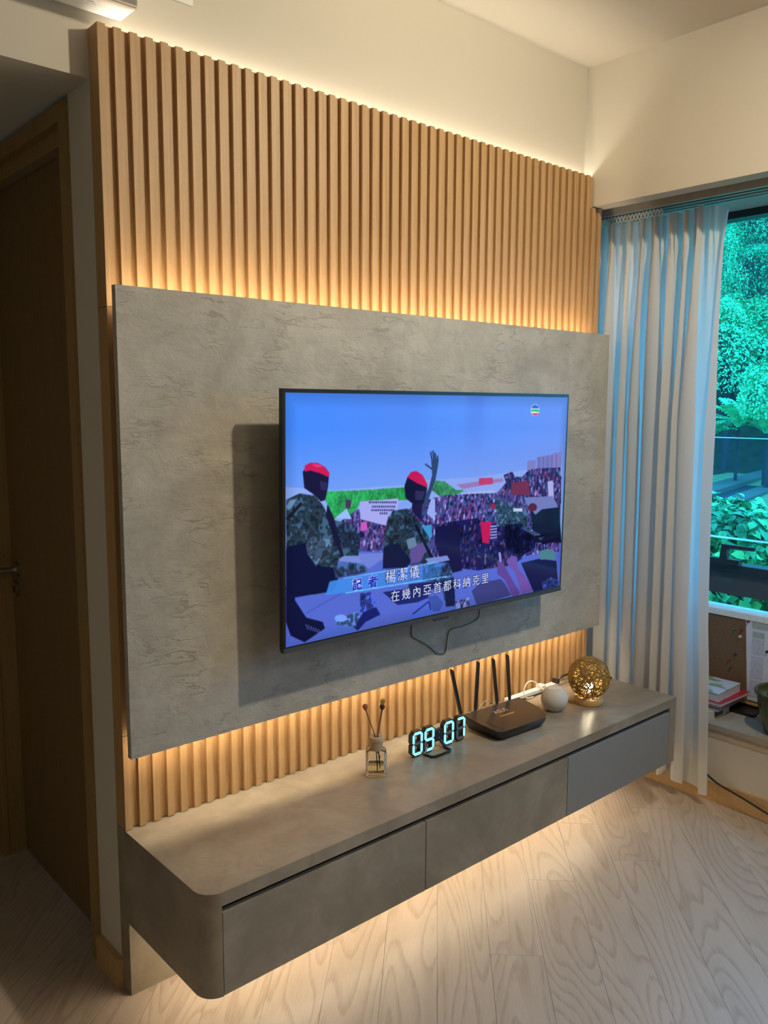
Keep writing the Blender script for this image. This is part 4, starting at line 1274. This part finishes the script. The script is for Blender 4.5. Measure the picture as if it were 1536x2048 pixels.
def leafcloud(name, cs, ns, L, Wd, mats, parent, seed, droop=0.35, mesh_only=False):
    """one bent kite-shaped leaf (two triangles each side of the midrib) per centre"""
    r = np.random.RandomState(seed)
    n = len(cs)
    nn = ns + r.normal(0, 0.55, ns.shape)
    nn /= np.linalg.norm(nn, axis=1, keepdims=True) + 1e-9
    t = r.normal(0, 1, ns.shape)
    t[:, 2] -= droop
    t -= nn * (t * nn).sum(1, keepdims=True)
    t /= np.linalg.norm(t, axis=1, keepdims=True) + 1e-9
    s = np.cross(nn, t)
    k = r.uniform(0.65, 1.25, (n, 1))
    P = np.stack([cs - t * L * k * 0.5, cs + s * Wd * k * 0.5 + nn * Wd * 0.14, cs + t * L * k * 0.5 - nn * L * 0.10, cs - s * Wd * k * 0.5 + nn * Wd * 0.14], 1).reshape(-1, 3)
    idx = np.arange(n)[:, None] * 4
    T = np.concatenate([idx + np.array([0, 1, 2]), idx + np.array([0, 2, 3])], 1).reshape(-1, 3)
    me = bpy.data.meshes.new(name)
    me.vertices.add(len(P))
    me.vertices.foreach_set('co', (P - np.array(world_loc(parent))).astype(np.float32).ravel())
    me.loops.add(len(T) * 3)
    me.loops.foreach_set('vertex_index', T.astype(np.int32).ravel())
    me.polygons.add(len(T))
    me.polygons.foreach_set('loop_start', np.arange(0, len(T) * 3, 3, dtype=np.int32))
    me.polygons.foreach_set('loop_total', np.full(len(T), 3, np.int32))
    me.polygons.foreach_set('material_index', np.zeros(len(T), np.int32))
    me.update(calc_edges=True)
    for q in mats:
        me.materials.append(q)
    o = bpy.data.objects.new(name, me)
    COL.objects.link(o)
    o.parent = parent
    o['kind'] = 'stuff'
    return o

def shell(c, rad, n, seed, lump=0.34):
    r = np.random.RandomState(seed)
    d = r.normal(0, 1, (n, 3))
    d /= np.linalg.norm(d, axis=1, keepdims=True)
    d[:, 2] = np.where(d[:, 2] < -0.55, -d[:, 2], d[:, 2])
    # lumpy radius from a few random lobes
    lob = r.normal(0, 1, (22, 3))
    lob /= np.linalg.norm(lob, axis=1, keepdims=True)
    f = 1 - lump + lump * np.max(np.exp(-(1 - d @ lob.T) * 9), axis=1) * 1.6
    f *= r.uniform(0.86, 1.03, n)
    return np.array(c) + d * np.array(rad) * f[:, None], d + np.array([0, -0.1, 0.35])

TREES = (  # place across the slope, place up the slope, crown centre height, radii, leaf size, material, label
    (1.15, 0.6, 2.25, (1.0, 1.0, 0.95), 0.055, TB, 'dark leafy tree at the foot of the slope beside the curtain edge'),
    (-0.15, 0.5, 2.35, (0.85, 0.85, 0.90), 0.055, TA, 'tree with broad pale leaves at the foot of the slope, mid window'),
    (-1.35, 0.7, 2.20, (1.0, 1.0, 1.0), 0.052, TA, 'bushy tree at the foot of the slope by the window edge'),
    (-3.4, 0.8, 2.3, (1.2, 1.2, 1.1), 0.10, TB, 'dark tree at the foot of the slope, last toward the open lawn'),
    (3.3, 0.8, 2.3, (1.2, 1.2, 1.1), 0.10, TA, 'pale tree at the foot of the slope hidden behind the curtain'),
    (0.7, 2.1, 3.75, (1.1, 1.1, 1.1), 0.047, TA, 'fine-leaved tree halfway up the slope beside the curtain edge'),
    (-1.1, 2.2, 3.70, (1.1, 1.1, 1.1), 0.047, TB, 'dense dark tree halfway up the slope by the window edge'),
    (-3.2, 2.4, 3.8, (1.4, 1.4, 1.2), 0.10, TA, 'pale tree halfway up the slope toward the open lawn'),
    (2.9, 2.4, 3.8, (1.4, 1.4, 1.2), 0.10, TB, 'dark tree halfway up the slope behind the curtain'),
    (0.9, 3.8, 5.25, (1.3, 1.3, 1.2), 0.047, TB, 'dark tree at the top of the slope beside the curtain edge'),
    (-1.1, 3.9, 5.35, (1.3, 1.3, 1.3), 0.047, TA, 'pale tree at the top of the slope by the window edge'),
    (-3.4, 4.1, 5.5, (1.5, 1.5, 1.4), 0.11, TB, 'dark tree at the top of the slope toward the open lawn'),
    (3.1, 4.1, 5.5, (1.5, 1.5, 1.4), 0.11, TA, 'pale tree at the top of the slope behind the curtain'),
    (0.0, 5.6, 7.2, (2.0, 2.0, 1.5), 0.10, TA, 'tree crowning the slope above the window view'))
for i, (t, o_, h, rad, lf, mm, lab) in enumerate(TREES):
    x, y = slope(t, o_)
    zg = hill_z(o_) - 0.08
    tr_ = thing('tree', lab, 'tree', (x, y, zg), 'trees on the slope beyond the lawn')
    c = (x, y, h)
    cs, ns = shell(c, rad, int(6500 * (0.075 / lf) ** 1.3), 100 + i)
    leafcloud('crown', cs, ns, lf, lf * 0.45, [mm], tr_, 200 + i)
    tk = tube(smoothpath([(x, y, zg - 0.1), (x + 0.05, y, zg + (h - zg) * 0.4), (x - 0.04, y + 0.03, h)], 4), [0.085] * 4 + [0.065] * 4 + [0.045], 8)
    for k in range(4):
        a = rnd.uniform(0, 6.28)
        tube([(x, y, zg + (h - zg) * 0.5), (x + 0.55 * math.cos(a), y + 0.55 * math.sin(a), h + 0.2)], [0.04, 0.015], 6, tk)
    obj('trunk', tk, BARK, tr_, smooth=True)

# fern-like shrubs: fronds of paired leaflets
def frond_shrub(c, n, L, lab, seed, mat_, hh):
    g = random.Random(seed)
    o = thing('fern_shrub', lab, 'shrub', c, 'feathery shrubs below the trees')
    cs = []
    bm = bmesh.new()
    for i in range(n):
        a = 2 * PI * i / n + g.uniform(-0.3, 0.3)
        el = g.uniform(0.85, 1.4)
        l = L * g.uniform(0.8, 1.15)
        prev = Vector(c) + Vector((0, 0, hh))
        for k in range(10):
            e = el - 1.3 * (k / 10) ** 1.3
            step = Vector((math.cos(a) * math.cos(e), math.sin(a) * math.cos(e), math.sin(e))) * (l / 10)
            p = prev + step
            side = Vector((-math.sin(a), math.cos(a), 0))
            if k > 0:
                w_ = l * 0.24 * math.sin(PI * (k + 1) / 12) + 0.01
                for s in (-1, 1):
                    q = p + side * s * w_ + step * 0.8 + Vector((0, 0, -0.25 * w_))
                    b = p + side * s * w_ * 0.5 + step * 0.9
                    v = [bm.verts.new(z) for z in (p, b + step * 0.26, q, b - step * 0.22)]
                    bm.faces.new((v[0], v[1], v[2]))
                    bm.faces.new((v[0], v[2], v[3]))
            tube([prev, p], 0.005, 4, bm, caps=False)
            prev = p
    f_ = obj('fronds', bm, mat_, o)
    f_['kind'] = 'stuff'
    obj('stem', tube([c, Vector(c) + Vector((0, 0, hh + 0.02))], 0.025, 6), BARK, o)
    return o
for i, (x, y, dz, L, lab, mm) in enumerate(((10.55, 3.52, 0.80, 0.50, 'feathery light green shrub in the middle of the window view', TA), (10.75, 3.22, 0.72, 0.46, 'feathery shrub right of the middle one by the window edge', TA), (10.3, 3.85, 0.62, 0.46, 'feathery shrub beside the curtain edge', TB))):
    frond_shrub((x, y, 0.48), 17, L, lab, 30 + i, mm, dz)
x, y = 10.35, 3.00
rb = thing('round_shrub', 'rounded small-leaved pale shrub cut by the right edge of the photo', 'shrub', (x, y, 0.46))
cs, ns = shell((x, y, 1.68), (0.42, 0.42, 0.50), 3600, 77, 0.15)
leafcloud('foliage', cs, ns, 0.045, 0.028, [TA], rb, 78)
obj('stem', tube([(x, y, 0.46), (x + 0.03, y, 1.0), (x, y, 1.6)], [0.04, 0.03, 0.015], 7), BARK, rb)

# broad-leaved hedge close to the window: nearest leaves are single pieces
def leaf_mesh(L, Wd, name, mat_):
    bm = bmesh.new()
    P = [(0, 0, 0), (0.30, 0.42, 0.10), (0.62, 0.44, 0.08), (1.0, 0.0, -0.14), (0.62, -0.44, 0.08), (0.30, -0.42, 0.10), (0.34, 0, 0.0), (0.66, 0, -0.02)]
    v = [bm.verts.new((x * L, y * Wd, z * L)) for x, y, z in P]
    for f_ in ((0, 6, 1), (6, 7, 2, 1), (7, 3, 2), (0, 5, 6), (6, 5, 4, 7), (7, 4, 3)):
        bm.faces.new([v[i] for i in f_])
    me = bpy.data.meshes.new(name)
    bm.to_mesh(me)
    bm.free()
    me.materials.append(mat_)
    me.polygons.foreach_set('use_smooth', [True] * len(me.polygons))
    return me
LM = [leaf_mesh(0.078, 0.062, 'leaf', LA), leaf_mesh(0.066, 0.052, 'leaf', LB)]
HC = ((3.62, 0.18, 0.68, 'broad-leaved green shrub close outside the window behind the handle'), (4.10, 0.42, 0.68, 'broad-leaved shrub with a bright clump against the lawn'), (3.72, -0.32, 0.62, 'broad-leaved shrub outside the window above the clay pot'), (4.25, 0.06, 0.66, 'broad-leaved shrub at the right edge of the view below the lawn'), (3.95, 0.72, 0.74, 'taller broad-leaved shrub beside the curtain edge'), (3.7, -0.95, 0.58, 'broad-leaved shrub hidden right of the window view'), (4.3, -0.75, 0.58, 'broad-leaved shrub nearest the open lawn'))
for i, (x, y, h, lab) in enumerate(HC):
    sb = thing('shrub', lab, 'shrub', (x, y, 0.10), 'broad-leaved shrubs outside the window')
    rad = (0.36, 0.36, 0.36)
    c = (x, y, h)
    cs, ns = shell(c, (0.31, 0.31, 0.33), 1300, 300 + i, 0.10)
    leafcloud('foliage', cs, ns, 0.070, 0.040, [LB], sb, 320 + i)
    cs, ns = shell(c, rad, 120 if i < 5 else 30, 340 + i, 0.12)
    for p, nrm in zip(cs, ns):
        if p[2] < 0.5:
            continue
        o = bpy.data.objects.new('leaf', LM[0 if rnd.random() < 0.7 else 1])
        COL.objects.link(o)
        o.parent = sb
        o.location = Vector(p) - Vector((x, y, 0.10))
        nv = (Vector(nrm) + Vector((rnd.gauss(0, 0.5), rnd.gauss(0, 0.5), 0.5 + rnd.gauss(0, 0.3)))).normalized()
        q = nv.to_track_quat('Z', 'X')
        o.rotation_euler = (q @ Euler((0, 0, rnd.uniform(0, 6.28))).to_quaternion()).to_euler()
        k = rnd.uniform(0.75, 1.2)
        o.scale = (k, k, k)
    obj('stem', tube([(x, y, 0.10), (x + 0.02, y, h)], [0.02, 0.012], 6), BARK, sb)
